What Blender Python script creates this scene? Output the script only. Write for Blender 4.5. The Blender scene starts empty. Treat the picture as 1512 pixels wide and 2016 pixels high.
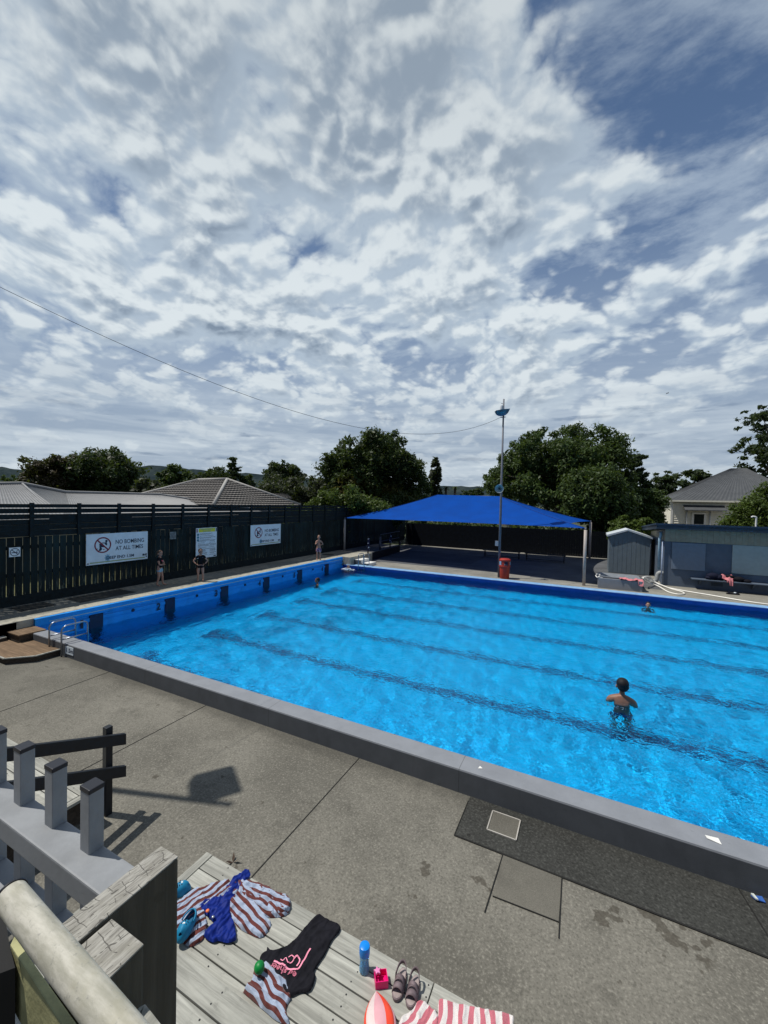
import bpy, bmesh, math, random
import numpy as np
from mathutils import Vector, Matrix, noise
random.seed(7); rng = np.random.default_rng(7)
R = math.radians
scene = bpy.context.scene
COL = scene.collection

# ------------------------------------------------------------------ camera
FPX = 804.98
PITCH, ROLL, YAW = .0231, .0217, .4636
CAM = Vector((11.9617, -5.0932, 3.5859))
fw = Vector((-math.sin(YAW)*math.cos(PITCH), math.cos(YAW)*math.cos(PITCH), -math.sin(PITCH)))
r0 = Vector((math.cos(YAW), math.sin(YAW), 0)); u0 = r0.cross(fw)
RT = r0*math.cos(ROLL) + u0*math.sin(ROLL); UP = u0*math.cos(ROLL) - r0*math.sin(ROLL)
cd = bpy.data.cameras.new('camera'); cam = bpy.data.objects.new('camera', cd); COL.objects.link(cam)
m = Matrix((RT, UP, -fw)).transposed().to_4x4(); m.translation = CAM
cam.matrix_world = m
cd.sensor_fit = 'VERTICAL'; cd.sensor_height = 36; cd.lens = 36*FPX/2016
cd.clip_start = .02; cd.clip_end = 9000
scene.camera = cam

def ray(x, y): return fw + RT*((x-756)/FPX) + UP*((1008-y)/FPX)
def onz(x, y, z): d = ray(x, y); return CAM + d*((z-CAM.z)/d.z)
def onx(x, y, X): d = ray(x, y); return CAM + d*((X-CAM.x)/d.x)
def ony(x, y, Y): d = ray(x, y); return CAM + d*((Y-CAM.y)/d.y)
def deep(x, y, D): return CAM + ray(x, y)*D

# ------------------------------------------------------------------ objects
def tag(o, label=None, cat=None, group=None, kind=None):
    if label: o['label'] = label
    if cat: o['category'] = cat
    if group: o['group'] = group
    if kind: o['kind'] = kind
    return o
def thing(name, label, cat, loc=(0, 0, 0), group=None):
    o = bpy.data.objects.new(name, None); COL.objects.link(o); o.location = loc
    o.empty_display_size = .1
    return tag(o, label, cat, group)
def root_loc(o):
    while o is not None and o.parent is not None: o = o.parent
    return Vector(o.location) if o is not None else Vector((0, 0, 0))

class MB:
    """collects faces, builds one mesh object"""
    def __init__(s): s.v = []; s.f = []; s.mi = []; s.uv = {}
    def add(s, vs, fs, mi=0):
        o = len(s.v); s.v += [tuple(v) for v in vs]
        for f in fs: s.f.append([i+o for i in f]); s.mi.append(mi)
        return s
    def quad(s, a, b, c, d, mi=0): return s.add([a, b, c, d], [(0, 1, 2, 3)], mi)
    def box(s, x0, x1, y0, y1, z0, z1, mi=0):
        vs = [(x, y, z) for z in (z0, z1) for y in (y0, y1) for x in (x0, x1)]
        return s.add(vs, [(0, 2, 3, 1), (4, 5, 7, 6), (0, 1, 5, 4), (2, 6, 7, 3), (0, 4, 6, 2), (1, 3, 7, 5)], mi)
    def bar(s, p0, p1, w, h, up=(0, 0, 1), mi=0):
        p0, p1 = Vector(p0), Vector(p1); d = (p1-p0).normalized(); up = Vector(up)
        a = d.cross(up)
        if a.length < 1e-5: a = d.cross(Vector((1, 0, 0)))
        a.normalize(); b = a.cross(d)
        vs = [p + a*sa*w/2 + b*sb*h/2 for p in (p0, p1) for sa, sb in ((-1, -1), (1, -1), (1, 1), (-1, 1))]
        return s.add(vs, [(0, 3, 2, 1), (4, 5, 6, 7), (0, 1, 5, 4), (1, 2, 6, 5), (2, 3, 7, 6), (3, 0, 4, 7)], mi)
    def tube(s, pts, r, n=10, cap=True, mi=0):
        pts = [Vector(p) for p in pts]; rs = r if isinstance(r, (list, tuple)) else [r]*len(pts)
        vs = []; ref = None
        for i, p in enumerate(pts):
            t = (pts[min(i+1, len(pts)-1)]-pts[max(i-1, 0)]).normalized()
            if ref is None:
                ref = t.cross(Vector((0, 0, 1)))
                if ref.length < .05: ref = t.cross(Vector((1, 0, 0)))
            a = (ref - t*ref.dot(t)).normalized(); ref = a; b = t.cross(a)
            vs += [p + (a*math.cos(2*math.pi*k/n)+b*math.sin(2*math.pi*k/n))*rs[i] for k in range(n)]
        fs = []
        for i in range(len(pts)-1):
            for k in range(n):
                k2 = (k+1) % n
                fs.append((i*n+k, i*n+k2, (i+1)*n+k2, (i+1)*n+k))
        if cap: fs += [tuple(range(n))[::-1], tuple((len(pts)-1)*n+k for k in range(n))]
        return s.add(vs, fs, mi)
    def lathe(s, prof, c=(0, 0, 0), n=20, mi=0, axis=None):
        c = Vector(c); z = Vector(axis).normalized() if axis is not None else Vector((0, 0, 1))
        x = z.orthogonal().normalized(); y = z.cross(x)
        vs = []
        for r_, h in prof:
            vs += [c + z*h + (x*math.cos(2*math.pi*k/n)+y*math.sin(2*math.pi*k/n))*r_ for k in range(n)]
        fs = []
        for i in range(len(prof)-1):
            for k in range(n):
                k2 = (k+1) % n; fs.append((i*n+k, i*n+k2, (i+1)*n+k2, (i+1)*n+k))
        fs += [tuple(range(n))[::-1], tuple((len(prof)-1)*n+k for k in range(n))]
        return s.add(vs, fs, mi)
    def prism(s, poly, off, mi=0):
        """poly: 3D points; off: extrusion vector"""
        n = len(poly); off = Vector(off)
        vs = [Vector(p) for p in poly] + [Vector(p)+off for p in poly]
        fs = [tuple(range(n))[::-1], tuple(range(n, 2*n))] + [(i, (i+1) % n, (i+1) % n+n, i+n) for i in range(n)]
        return s.add(vs, fs, mi)
    def ball(s, c, rx, ry=None, rz=None, n=12, mi=0, rot=None):
        ry = ry or rx; rz = rz or rx; c = Vector(c); vs = []; fs = []
        m_ = n//2
        for i in range(m_+1):
            th = math.pi*i/m_
            for k in range(n):
                ph = 2*math.pi*k/n
                p = Vector((rx*math.sin(th)*math.cos(ph), ry*math.sin(th)*math.sin(ph), rz*math.cos(th)))
                if rot is not None: p = rot @ p
                vs.append(c+p)
        for i in range(m_):
            for k in range(n):
                k2 = (k+1) % n; fs.append((i*n+k, (i+1)*n+k, (i+1)*n+k2, i*n+k2))
        return s.add(vs, fs, mi)
    def build(s, name, mats, parent=None, smooth=False, bevel=0, label=None, merge=True):
        if not isinstance(mats, (list, tuple)): mats = [mats]
        me = bpy.data.meshes.new(name)
        off = root_loc(parent)
        V = [(v[0]-off.x, v[1]-off.y, v[2]-off.z) for v in s.v]
        me.from_pydata(V, [], s.f)
        for mt in mats: me.materials.append(mt)
        me.polygons.foreach_set('material_index', s.mi)
        bm = bmesh.new(); bm.from_mesh(me)
        if merge: bmesh.ops.remove_doubles(bm, verts=bm.verts, dist=1e-5)
        bmesh.ops.dissolve_degenerate(bm, edges=bm.edges, dist=1e-6)
        bmesh.ops.recalc_face_normals(bm, faces=bm.faces)
        if bevel:
            es = [e for e in bm.edges if len(e.link_faces) == 2 and e.calc_face_angle(0) > .6]
            bmesh.ops.bevel(bm, geom=es, offset=bevel, segments=2, affect='EDGES', profile=.6, clamp_overlap=True)
        bm.to_mesh(me); bm.free()
        if smooth:
            me.polygons.foreach_set('use_smooth', [True]*len(me.polygons))
            if smooth is not True: me.set_sharp_from_angle(angle=R(smooth))
        o = bpy.data.objects.new(name, me); COL.objects.link(o)
        if parent: o.parent = parent
        if label: o['label'] = label
        return o

def copy_tree(o, parent=None, dx=None):
    c = o.copy(); COL.objects.link(c)
    if parent is not None: c.parent = parent
    for ch in list(o.children): copy_tree(ch, c)
    return c

# ------------------------------------------------------------------ materials
def s2l(c): return tuple(((v/255)/12.92 if v/255 <= .04045 else ((v/255+.055)/1.055)**2.4) for v in c)
class NT:
    def __init__(s, nt): s.nt = nt; s.n = nt.nodes; s.l = nt.links
    def new(s, t, **kw):
        n = s.n.new(t)
        for k, v in kw.items():
            if k.startswith('i_'):
                key = k[2:]
                key = int(key) if key.isdigit() else key.replace('_', ' ')
                s.put(n.inputs[key], v)
            else: setattr(n, k, v)
        return n
    def put(s, sock, v):
        if hasattr(v, 'is_output') or isinstance(v, bpy.types.NodeSocket): s.l.new(v, sock)
        elif hasattr(v, 'outputs'): s.l.new(v.outputs[0], sock)
        else:
            if sock.type == 'RGBA' and isinstance(v, (tuple, list)) and len(v) == 3: v = (*v, 1)
            sock.default_value = v
    def math(s, op, a, b=0., c=None, clamp=False):
        n = s.n.new('ShaderNodeMath'); n.operation = op; n.use_clamp = clamp
        s.put(n.inputs[0], a); s.put(n.inputs[1], b)
        if c is not None: s.put(n.inputs[2], c)
        return n.outputs[0]
    def mix(s, f, a, b, mode='MIX'):
        n = s.n.new('ShaderNodeMix'); n.data_type = 'RGBA'; n.blend_type = mode
        s.put(n.inputs[0], f); s.put(n.inputs[6], a); s.put(n.inputs[7], b)
        return n.outputs[2]
    def noise(s, vec, scale, detail=4, rough=.55, dist=0., out=0):
        n = s.n.new('ShaderNodeTexNoise'); s.put(n.inputs['Vector'], vec)
        n.inputs['Scale'].default_value = scale; n.inputs['Detail'].default_value = detail
        n.inputs['Roughness'].default_value = rough; n.inputs['Distortion'].default_value = dist
        return n.outputs[out]
    def ramp(s, f, stops, interp='LINEAR'):
        n = s.n.new('ShaderNodeValToRGB'); s.put(n.inputs[0], f); e = n.color_ramp.elements
        n.color_ramp.interpolation = interp
        while len(e) < len(stops): e.new(.5)
        for i, (p, c) in enumerate(stops):
            e[i].position = p; e[i].color = (*c, 1) if isinstance(c, (tuple, list)) else (c, c, c, 1)
        return n.outputs[0]
    def smooth(s, f, lo, hi):
        n = s.n.new('ShaderNodeMapRange'); n.interpolation_type = 'SMOOTHSTEP'
        s.put(n.inputs[0], f); n.inputs[1].default_value = lo; n.inputs[2].default_value = hi
        return n.outputs[0]
    def mapping(s, vec, scale=(1, 1, 1), loc=(0, 0, 0), rot=(0, 0, 0)):
        n = s.n.new('ShaderNodeMapping'); s.put(n.inputs[0], vec)
        n.inputs['Scale'].default_value = scale; n.inputs['Location'].default_value = loc; n.inputs['Rotation'].default_value = rot
        return n.outputs[0]
    def bump(s, h, strength=.3, dist=.01):
        n = s.n.new('ShaderNodeBump'); s.put(n.inputs['Height'], h)
        n.inputs['Strength'].default_value = strength; n.inputs['Distance'].default_value = dist
        return n.outputs[0]
def mat(name):
    mt = bpy.data.materials.new(name); mt.use_nodes = True; nt = NT(mt.node_tree); nt.n.clear()
    out = nt.new('ShaderNodeOutputMaterial')
    b = nt.new('ShaderNodeBsdfPrincipled'); nt.l.new(b.outputs[0], out.inputs[0])
    nt.b = b; nt.out = out
    tc = nt.new('ShaderNodeTexCoord'); nt.obj = tc.outputs['Object']; nt.uv = tc.outputs['UV']
    g = nt.new('ShaderNodeNewGeometry'); nt.geo = g; nt.pos = g.outputs['Position']; nt.rnd = g.outputs['Random Per Island']
    return mt, nt
def paint(name, col, rough=.5, var=.12, scale=6, spec=.4, metal=0, bump=0, bscale=80, dirt=0):
    """plain painted / plastic / metal surface with mild wear"""
    mt, t = mat(name)
    n = t.noise(t.pos, scale, 5, .6)
    a = tuple(c*(1-var) for c in col); b = tuple(min(1, c*(1+var)) for c in col)
    c = t.mix(t.smooth(n, .3, .7), a, b)
    if dirt:
        d = t.noise(t.mapping(t.pos, (1.2, 1.2, .5)), 3.1, 6, .65)
        c = t.mix(t.math('MULTIPLY', t.smooth(d, .5, .75), dirt), c, tuple(x*.35+.01 for x in col))
    t.put(t.b.inputs['Base Color'], c)
    t.put(t.b.inputs['Roughness'], t.math('MULTIPLY_ADD', n, .2, rough-.1))
    t.b.inputs['Metallic'].default_value = metal; t.b.inputs['Specular IOR Level'].default_value = spec
    if bump: t.put(t.b.inputs['Normal'], t.bump(t.noise(t.pos, bscale, 4), bump, .004))
    return mt
def concrete(name, base, speck=.5, stain=.35, fine=90, scale=1.0):
    mt, t = mat(name)
    big = t.noise(t.pos, .55*scale, 5, .6); mid = t.noise(t.pos, 3.2*scale, 6, .65); sp = t.noise(t.pos, fine, 3, .7); sp2 = t.noise(t.pos, fine*.33, 4, .7)
    c = t.mix(t.smooth(big, .3, .7), tuple(x*.74 for x in base), tuple(x*1.16 for x in base))
    c = t.mix(t.math('MULTIPLY', t.smooth(mid, .48, .74), stain), c, tuple(x*.45 for x in base))
    c = t.mix(t.math('MULTIPLY', t.smooth(sp, .52, .68), speck), c, tuple(x*1.75 for x in base))
    c = t.mix(t.math('MULTIPLY', t.smooth(sp, .48, .34), speck), c, tuple(x*.5 for x in base))
    c = t.mix(t.math('MULTIPLY', t.smooth(sp2, .55, .7), speck*.5), c, tuple(x*.55 for x in base))
    vor = t.new('ShaderNodeTexVoronoi', feature='F1'); t.put(vor.inputs['Vector'], t.pos); vor.inputs['Scale'].default_value = 1.7
    spot = t.math('LESS_THAN', vor.outputs['Distance'], .035)
    c = t.mix(t.math('MULTIPLY', spot, .6), c, tuple(x*.3 for x in base))
    t.put(t.b.inputs['Base Color'], c); t.b.inputs['Roughness'].default_value = .9; t.b.inputs['Specular IOR Level'].default_value = .2
    t.put(t.b.inputs['Normal'], t.bump(sp, .5, .006))
    return mt
def wood(name, base, axis=0, rough=.85, dark=.45, streak=1.0, green=0.0):
    mt, t = mat(name)
    sc = [22*streak]*3; sc[axis] = 1.3
    vec = t.new('ShaderNodeVectorMath', operation='ADD'); t.put(vec.inputs[0], t.mapping(t.pos, tuple(sc)))
    cmb = t.new('ShaderNodeCombineXYZ'); t.put(cmb.inputs[0], t.math('MULTIPLY', t.rnd, 40.)); t.put(cmb.inputs[1], t.math('MULTIPLY', t.rnd, 17.)); t.put(vec.inputs[1], cmb.outputs[0])
    n = t.noise(vec.outputs[0], 1., 8, .7, .6); n2 = t.noise(t.pos, 2.6, 5, .6); n3 = t.noise(t.pos, 14, 5, .7)
    c = t.mix(t.smooth(n, .3, .72), tuple(x*dark for x in base), tuple(min(1, x*1.25) for x in base))
    c = t.mix(t.math('MULTIPLY', t.smooth(n2, .45, .7), .35), c, tuple(x*.6 for x in base))
    c = t.mix(t.math('MULTIPLY', t.smooth(n3, .58, .7), .4), c, tuple(x*.5 for x in base))
    if green: c = t.mix(t.math('MULTIPLY', t.smooth(t.noise(t.pos, 5, 5), .45, .65), green), c, (base[0]*.75, base[1]*.8, base[2]*.45))
    v = t.math('MULTIPLY_ADD', t.rnd, .36, .82)
    c = t.mix(1., c, v, 'MULTIPLY')
    t.put(t.b.inputs['Base Color'], c); t.b.inputs['Roughness'].default_value = rough; t.b.inputs['Specular IOR Level'].default_value = .25
    t.put(t.b.inputs['Normal'], t.bump(n, .5, .004))
    return mt
def foliage(name, dark, light, tint=None):
    mt, t = mat(name)
    n = t.noise(t.pos, .55, 4, .6)
    f = t.math('ADD', t.math('MULTIPLY', t.rnd, .55), t.math('MULTIPLY_ADD', n, 1.2, -.38), clamp=True)
    c = t.mix(f, dark, light)
    if tint: c = t.mix(t.smooth(t.noise(t.pos, .22, 3), .58, .7), c, tint)
    t.put(t.b.inputs['Base Color'], c); t.b.inputs['Roughness'].default_value = .55; t.b.inputs['Specular IOR Level'].default_value = .3
    tr = t.new('ShaderNodeBsdfTranslucent'); t.put(tr.inputs[0], t.mix(.5, c, (.14, .2, .02)))
    mx = t.new('ShaderNodeMixShader'); mx.inputs[0].default_value = .28
    t.l.new(t.b.outputs[0], mx.inputs[1]); t.l.new(tr.outputs[0], mx.inputs[2]); t.l.new(mx.outputs[0], t.out.inputs[0])
    return mt
def stripes(name, cols, period, rough=.95):
    """cloth with stripes along UV.x: cols = [(width fraction, colour), ...]"""
    mt, t = mat(name)
    sep = t.new('ShaderNodeSeparateXYZ'); t.put(sep.inputs[0], t.uv)
    wob = t.math('MULTIPLY_ADD', t.noise(t.pos, 30, 3), period*.05, -period*.025)
    f = t.math('FRACT', t.math('DIVIDE', t.math('ADD', sep.outputs[0], wob), period))
    stops = []; acc = 0
    for w, c in cols: stops.append((acc, c)); acc += w
    c = t.ramp(f, stops, 'CONSTANT')
    n = t.noise(t.pos, 260, 3)
    c = t.mix(t.math('MULTIPLY', t.smooth(n, .4, .7), .25), c, (.05, .04, .06))
    t.put(t.b.inputs['Base Color'], c); t.b.inputs['Roughness'].default_value = rough; t.b.inputs['Specular IOR Level'].default_value = .1
    t.b.inputs['Sheen Weight'].default_value = .2
    t.put(t.b.inputs['Normal'], t.bump(n, .5, .004))
    return mt
def text_mesh(txt, size, origin, xdir, ydir, name, material, parent, bold=0., align='LEFT', width=None, lift=.0):
    """flat lettering laid on a plane"""
    cu = bpy.data.curves.new('t', 'FONT'); cu.body = txt; cu.size = size; cu.align_x = align; cu.offset = bold; cu.extrude = .0008; cu.resolution_u = 3
    ob = bpy.data.objects.new('t', cu); COL.objects.link(ob)
    dg = bpy.context.evaluated_depsgraph_get(); dg.update()
    me = bpy.data.meshes.new_from_object(ob.evaluated_get(dg))
    bpy.data.objects.remove(ob); bpy.data.curves.remove(cu)
    X = Vector(xdir).normalized(); Y = Vector(ydir).normalized(); Z = X.cross(Y)
    xs = [v.co.x for v in me.vertices]
    sx = 1.
    if width: sx = width/(max(xs)-min(xs))
    off = root_loc(parent)
    for v in me.vertices: v.co = Vector(origin) + X*v.co.x*sx + Y*v.co.y + Z*(v.co.z+lift) - off
    me.name = name; me.materials.clear(); me.materials.append(material)
    o = bpy.data.objects.new(name, me); COL.objects.link(o); o.parent = parent
    return o
# main cloud masses and clear gaps: (sky direction, radius, amount)
SKY_BLOBS = ((700, 130, .15, .17), (760, 230, .15, .18), (700, 290, .14, .15), (740, 30, .1, .10), (880, 330, .2, .10), (230, 100, .2, .08), (330, 260, .14, .07), (60, 60, .18, .08),
    (1190, 170, .16, -.085), (650, 478, .075, .2), (1210, 40, .1, .05), (1400, 240, .12, .05), (1000, 190, .10, -0.109), (930, 90, .08, -0.095), (1340, 110, .12, -.06), (1480, 180, .14, -0.054), (1060, 40, .1, -0.054), (470, 90, .07, -0.150), (450, 190, .06, -0.068), (560, 230, .06, -0.054),
    (200, 330, .12, -0.102), (50, 380, .06, .10), (120, 480, .2, .14), (420, 500, .24, .12), (250, 440, .06, -0.041), (1080, 370, .16, .10), (1020, 500, .08, -0.054), (1200, 560, .12, -0.027), (700, 640, .5, .12), (1350, 620, .5, .06))
# ------------------------------------------------------------------ light and sky
scene.render.engine = 'CYCLES'
cy = scene.cycles
cy.use_denoising = True; cy.max_bounces = 10; cy.diffuse_bounces = 3; cy.glossy_bounces = 3; cy.transmission_bounces = 6; cy.transparent_max_bounces = 8
cy.caustics_refractive = True; cy.caustics_reflective = False; cy.blur_glossy = .5; cy.sample_clamp_indirect = 40; cy.sample_clamp_direct = 0
scene.view_settings.view_transform = 'Standard'; scene.view_settings.look = 'None'; scene.view_settings.exposure = 0; scene.view_settings.gamma = 1
SUN_EL = R(63); sh = Vector((.94, .33, 0)).normalized()
sun_dir = Vector((-sh.x*math.cos(SUN_EL), -sh.y*math.cos(SUN_EL), math.sin(SUN_EL)))
sl = bpy.data.lights.new('sun', 'SUN'); sl.energy = 4.0; sl.angle = R(.5); sl.color = (1, .955, .88)
so = bpy.data.objects.new('sun', sl); COL.objects.link(so); so.rotation_euler = (-sun_dir).to_track_quat('-Z', 'Y').to_euler(); so.location = (0, 0, 40)

world = bpy.data.worlds.new('World'); scene.world = world; world.use_nodes = True
t = NT(world.node_tree); t.n.clear()
wo = t.new('ShaderNodeOutputWorld'); bg = t.new('ShaderNodeBackground'); t.l.new(bg.outputs[0], wo.inputs[0]); bg.inputs[1].default_value = .1
sky = t.new('ShaderNodeTexSky'); sky.sky_type = 'NISHITA'; sky.sun_disc = False; sky.sun_elevation = SUN_EL; sky.sun_rotation = math.atan2(sun_dir.x, sun_dir.y); sky.ozone_density = 2.5; sky.dust_density = .6
tc = t.new('ShaderNodeTexCoord'); sep = t.new('ShaderNodeSeparateXYZ'); t.put(sep.inputs[0], tc.outputs['Generated'])
SKO = .34
z = t.math('MAXIMUM', sep.outputs[2], .0)
den = t.math('ADD', z, SKO)
cp = t.new('ShaderNodeCombineXYZ'); t.put(cp.inputs[0], t.math('DIVIDE', sep.outputs[0], den)); t.put(cp.inputs[1], t.math('DIVIDE', sep.outputs[1], den))
P = cp.outputs[0]
def vop(op, a, b):
    n = t.new('ShaderNodeVectorMath', operation=op); t.put(n.inputs[0], a)
    if op == 'SCALE': n.inputs['Scale'].default_value = b
    else: t.put(n.inputs[1], b)
    return n.outputs['Value'] if op == 'DISTANCE' else n.outputs[0]
wn = t.n.new('ShaderNodeTexNoise'); wn.noise_dimensions = '2D'; t.put(wn.inputs['Vector'], P); wn.inputs['Scale'].default_value = 1.7; wn.inputs['Detail'].default_value = 3
wc = vop('SCALE', wn.outputs[1], .12)
def blob(px, py, rad, amp):
    """a soft lump of cloud cover around one direction of the sky"""
    d = ray(px, py).normalized(); k = max(d.z, 0)+SKO; c = (d.x/k, d.y/k, 0)
    q = t.math('DIVIDE', vop('DISTANCE', vop('ADD', P, wc), vop('ADD', c, (.08, .08, .08))), rad)
    return t.math('MULTIPLY', t.math('EXPONENT', t.math('MULTIPLY', t.math('MULTIPLY', q, q), -1.)), amp)
def n2(vec, scale, detail, rough, out=0):
    n = t.n.new('ShaderNodeTexNoise'); n.noise_dimensions = '2D'; t.put(n.inputs['Vector'], vec)
    n.inputs['Scale'].default_value = scale; n.inputs['Detail'].default_value = detail; n.inputs['Roughness'].default_value = rough
    return n.outputs[out]
def field(vec):
    a = n2(vec, 3.1, 7, .55)
    p1 = t.math('ABSOLUTE', t.math('MULTIPLY_ADD', n2(vop('ADD', vec, (3.1, 1.7, 0)), 6.6, 1.5, .45), 2., -1.))
    p2 = t.math('ABSOLUTE', t.math('MULTIPLY_ADD', n2(vop('ADD', vec, (7.7, 5.2, 0)), 15., 2.5, .5), 2., -1.))
    puff = t.math('ADD', t.math('MULTIPLY', p1, .62), t.math('MULTIPLY', p2, .34))
    return t.math('ADD', t.math('MULTIPLY', a, .74), t.math('MULTIPLY', puff, .38))
Pw = vop('ADD', P, wc)
n0 = field(Pw)
n1 = field(vop('ADD', vop('SCALE', Pw, .965), (-.009, -.003, 0)))
nb = n2(Pw, 1.5, 4, .5)
cover = t.math('MULTIPLY_ADD', nb, .26, -.13)
for b_ in SKY_BLOBS: cover = t.math('ADD', cover, blob(*b_))
dens = t.math('ADD', n0, cover)
alpha = t.smooth(dens, .385, .51)
thick = t.smooth(dens, .5, .72)
lit = t.math('MULTIPLY_ADD', t.math('SUBTRACT', n0, n1), 3.6, .52, clamp=True)
def c10(c, k=1.): return tuple(x*10*k for x in s2l(c))   # the background strength is 0.1
shade = t.mix(thick, c10((176, 192, 208)), c10((155, 171, 188)))
base = t.mix(t.smooth(lit, .28, .85), shade, c10((220, 229, 234)))
base = t.mix(t.math('MULTIPLY', t.math('MULTIPLY', t.smooth(lit, .36, .08), thick), t.smooth(sep.outputs[2], .75, .4)), base, c10((123, 140, 160)))
veil = t.smooth(n2(t.mapping(Pw, (1., 1.7, 1), rot=(0, 0, .5)), 3.0, 7, .62), .36, .62)
blue = t.mix(.6, sky.outputs[0], c10((82, 110, 150)))
gap = t.mix(t.math('MAXIMUM', t.math('MULTIPLY', veil, .85), t.math('MULTIPLY', t.smooth(sep.outputs[2], .62, .25), .55)), blue, c10((164, 181, 201)))
c = t.mix(alpha, gap, base)
dimz = t.math('MULTIPLY_ADD', t.smooth(sep.outputs[2], .42, .82), -.17, 1.)
c = t.mix(1., c, dimz, 'MULTIPLY')
# flat layered cloud towards the horizon
hz = t.smooth(sep.outputs[2], .36, .1)
G_ = tc.outputs['Generated']
st = t.noise(t.mapping(G_, (1.6, 1.6, 13.)), 2.2, 9, .58, .5)
strk = t.mix(t.smooth(st, .34, .68), c10((156, 172, 190)), c10((206, 217, 225)))
dk = t.noise(t.mapping(G_, (2.0, 2.0, 13.), loc=(3, 1, 2)), 3.0, 8, .58, .3)
strk = t.mix(t.math('MULTIPLY', t.smooth(dk, .58, .7), .9), strk, c10((124, 141, 163)))
c = t.mix(t.math('MULTIPLY', hz, .75), c, strk)
low = t.smooth(sep.outputs[2], .012, -.02)
c = t.mix(low, c, c10((120, 130, 138)))
back = t.math('MAXIMUM', t.smooth(sep.outputs[2], .78, .97), t.smooth(sep.outputs[1], .05, -.5))  # unseen sky overhead and behind the camera, darkened to cut ambient light
c = t.mix(t.math('MULTIPLY', back, .75), c, c10((66, 86, 122)))
t.l.new(c, bg.inputs[0])

# ------------------------------------------------------------------ materials
M = {}
M['deck'] = concrete('concrete_aggregate', (.166, .158, .134), .6, .5, 48)
M['deck_dark'] = concrete('concrete_dark_aggregate', (.046, .047, .043), .9, .5, 42)
M['deck_patch'] = concrete('concrete_patch', (.135, .128, .108), .35, .35, 90)
M['deck_old'] = concrete('concrete_old', (.24, .235, .2), .35, .75, 50)
M['deck_edge'] = concrete('concrete_edge', (.34, .32, .27), .35, .7, 40, 1.6)
M['asphalt'] = concrete('asphalt', (.105, .11, .115), .3, .3, 60)
M['kerb_conc'] = concrete('concrete_light', (.26, .25, .215), .35, .5, 60)
M['joint'] = paint('joint_dark', (.012, .012, .011), .9)
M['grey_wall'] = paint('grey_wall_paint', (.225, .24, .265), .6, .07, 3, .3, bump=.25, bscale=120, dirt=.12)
def canopy_mat():
    mt = M['canopy']; t = NT(mt.node_tree); b = next(n for n in t.n if n.type == 'BSDF_PRINCIPLED'); o = next(n for n in t.n if n.type == 'OUTPUT_MATERIAL')
    tr = t.new('ShaderNodeBsdfTranslucent'); tr.inputs[0].default_value = (.05, .12, .4, 1); mx = t.new('ShaderNodeMixShader'); mx.inputs[0].default_value = .3
    t.l.new(b.outputs[0], mx.inputs[1]); t.l.new(tr.outputs[0], mx.inputs[2]); t.l.new(mx.outputs[0], o.inputs[0])
M['grey_face_shaded'] = paint('grey_wall_shaded_face', (.1, .108, .118), .65, .1, 3, .2, bump=.25, bscale=120, dirt=.2)  # same grey wall, with the shade of its camera-side face put into the colour
M['blue_wall'] = paint('pool_blue_paint', (.012, .29, .8), .5, .1, 2.5, .4, dirt=.25)
M['blue_floor'] = paint('pool_floor_paint', (.0, .47, 1.0), .6, .07, 1.5, .2)
M['navy'] = paint('navy_tile', (.006, .012, .05), .5, .2)
M['navy_line'] = paint('lane_line_tile', (.0, .11, .3), .5, .2)
M['pale_line'] = paint('pale_line', (.5, .62, .55), .5)
M['coping'] = paint('pale_blue_coping', (.22, .4, .64), .6, .12, 5, .3, dirt=.3)
M['fence'] = paint('dark_fence_paint', (.008, .014, .017), .75, .35, 9, .2, dirt=.0)
M['fence_worn'] = None
M['far_fence'] = paint('far_fence_paint', (.006, .008, .011), .8, .3, 5, .1)
M['sign_white'] = paint('sign_white', (.7, .78, .84), .4, .05)
M['sign_blue'] = paint('sign_print_navy', (.012, .02, .05), .5)
M['sign_red'] = paint('sign_print_red', (.2, .008, .03), .5)
M['sign_green'] = paint('sign_print_olive', (.34, .4, .22), .5)
M['sign_yellow'] = paint('sign_print_yellow', (.62, .6, .04), .5)
M['sign_teal'] = paint('sign_print_teal', (.04, .19, .27), .5)
M['sign_aqua'] = paint('sign_print_aqua', (.2, .38, .52), .5)
M['black'] = paint('black_paint', (.008, .009, .012), .5, .2)
M['steel'] = paint('brushed_steel', (.3, .33, .38), .3, .1, 20, .5, metal=.85)
M['galv'] = None
M['pole'] = paint('pole_grey', (.12, .13, .16), .5, .15)
M['post_cream'] = paint('cream_post_paint', (.42, .37, .33), .5, .08)
M['canopy'] = paint('blue_shade_cloth', (.002, .075, .42), .85, .1, 1.2, .1, bump=.3, bscale=300)
canopy_mat()
M['bin_red'] = paint('bin_red_plastic', (.36, .035, .02), .45, .12)
M['shed'] = paint('shed_steel', (.155, .195, .22), .5, .06)
M['shed_trim'] = paint('shed_trim', (.55, .6, .63), .5, .06)
M['bldg_blue'] = paint('block_wall_paint', (.105, .135, .18), .7, .08, 3, .2, dirt=.15)
M['bldg_panel'] = paint('grey_blue_panel', (.16, .2, .255), .6, .06)
M['bldg_white'] = paint('pale_panel', (.33, .39, .385), .6, .06)
M['cream'] = paint('cream_board', (.3, .285, .215), .7, .1)
M['fascia'] = paint('dark_fascia', (.02, .035, .055), .5, .15)
M['white'] = paint('white_paint', (.78, .78, .74), .5, .06, dirt=.1)
M['white_hose'] = paint('white_hose', (.85, .83, .76), .4, .04)
M['pink_towel'] = paint('pink_towel_cloth', (.55, .2, .22), .95, .25, 14, .1, bump=.6, bscale=40)
M['weather'] = paint('weatherboard_paint', (.85, .82, .7), .6, .05)
M['roof_dark'] = paint('dark_iron_roof', (.075, .08, .085), .6, .12, 2)
M['roof_grey'] = paint('grey_iron_roof', (.2, .205, .21), .55, .1, 2)
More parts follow.
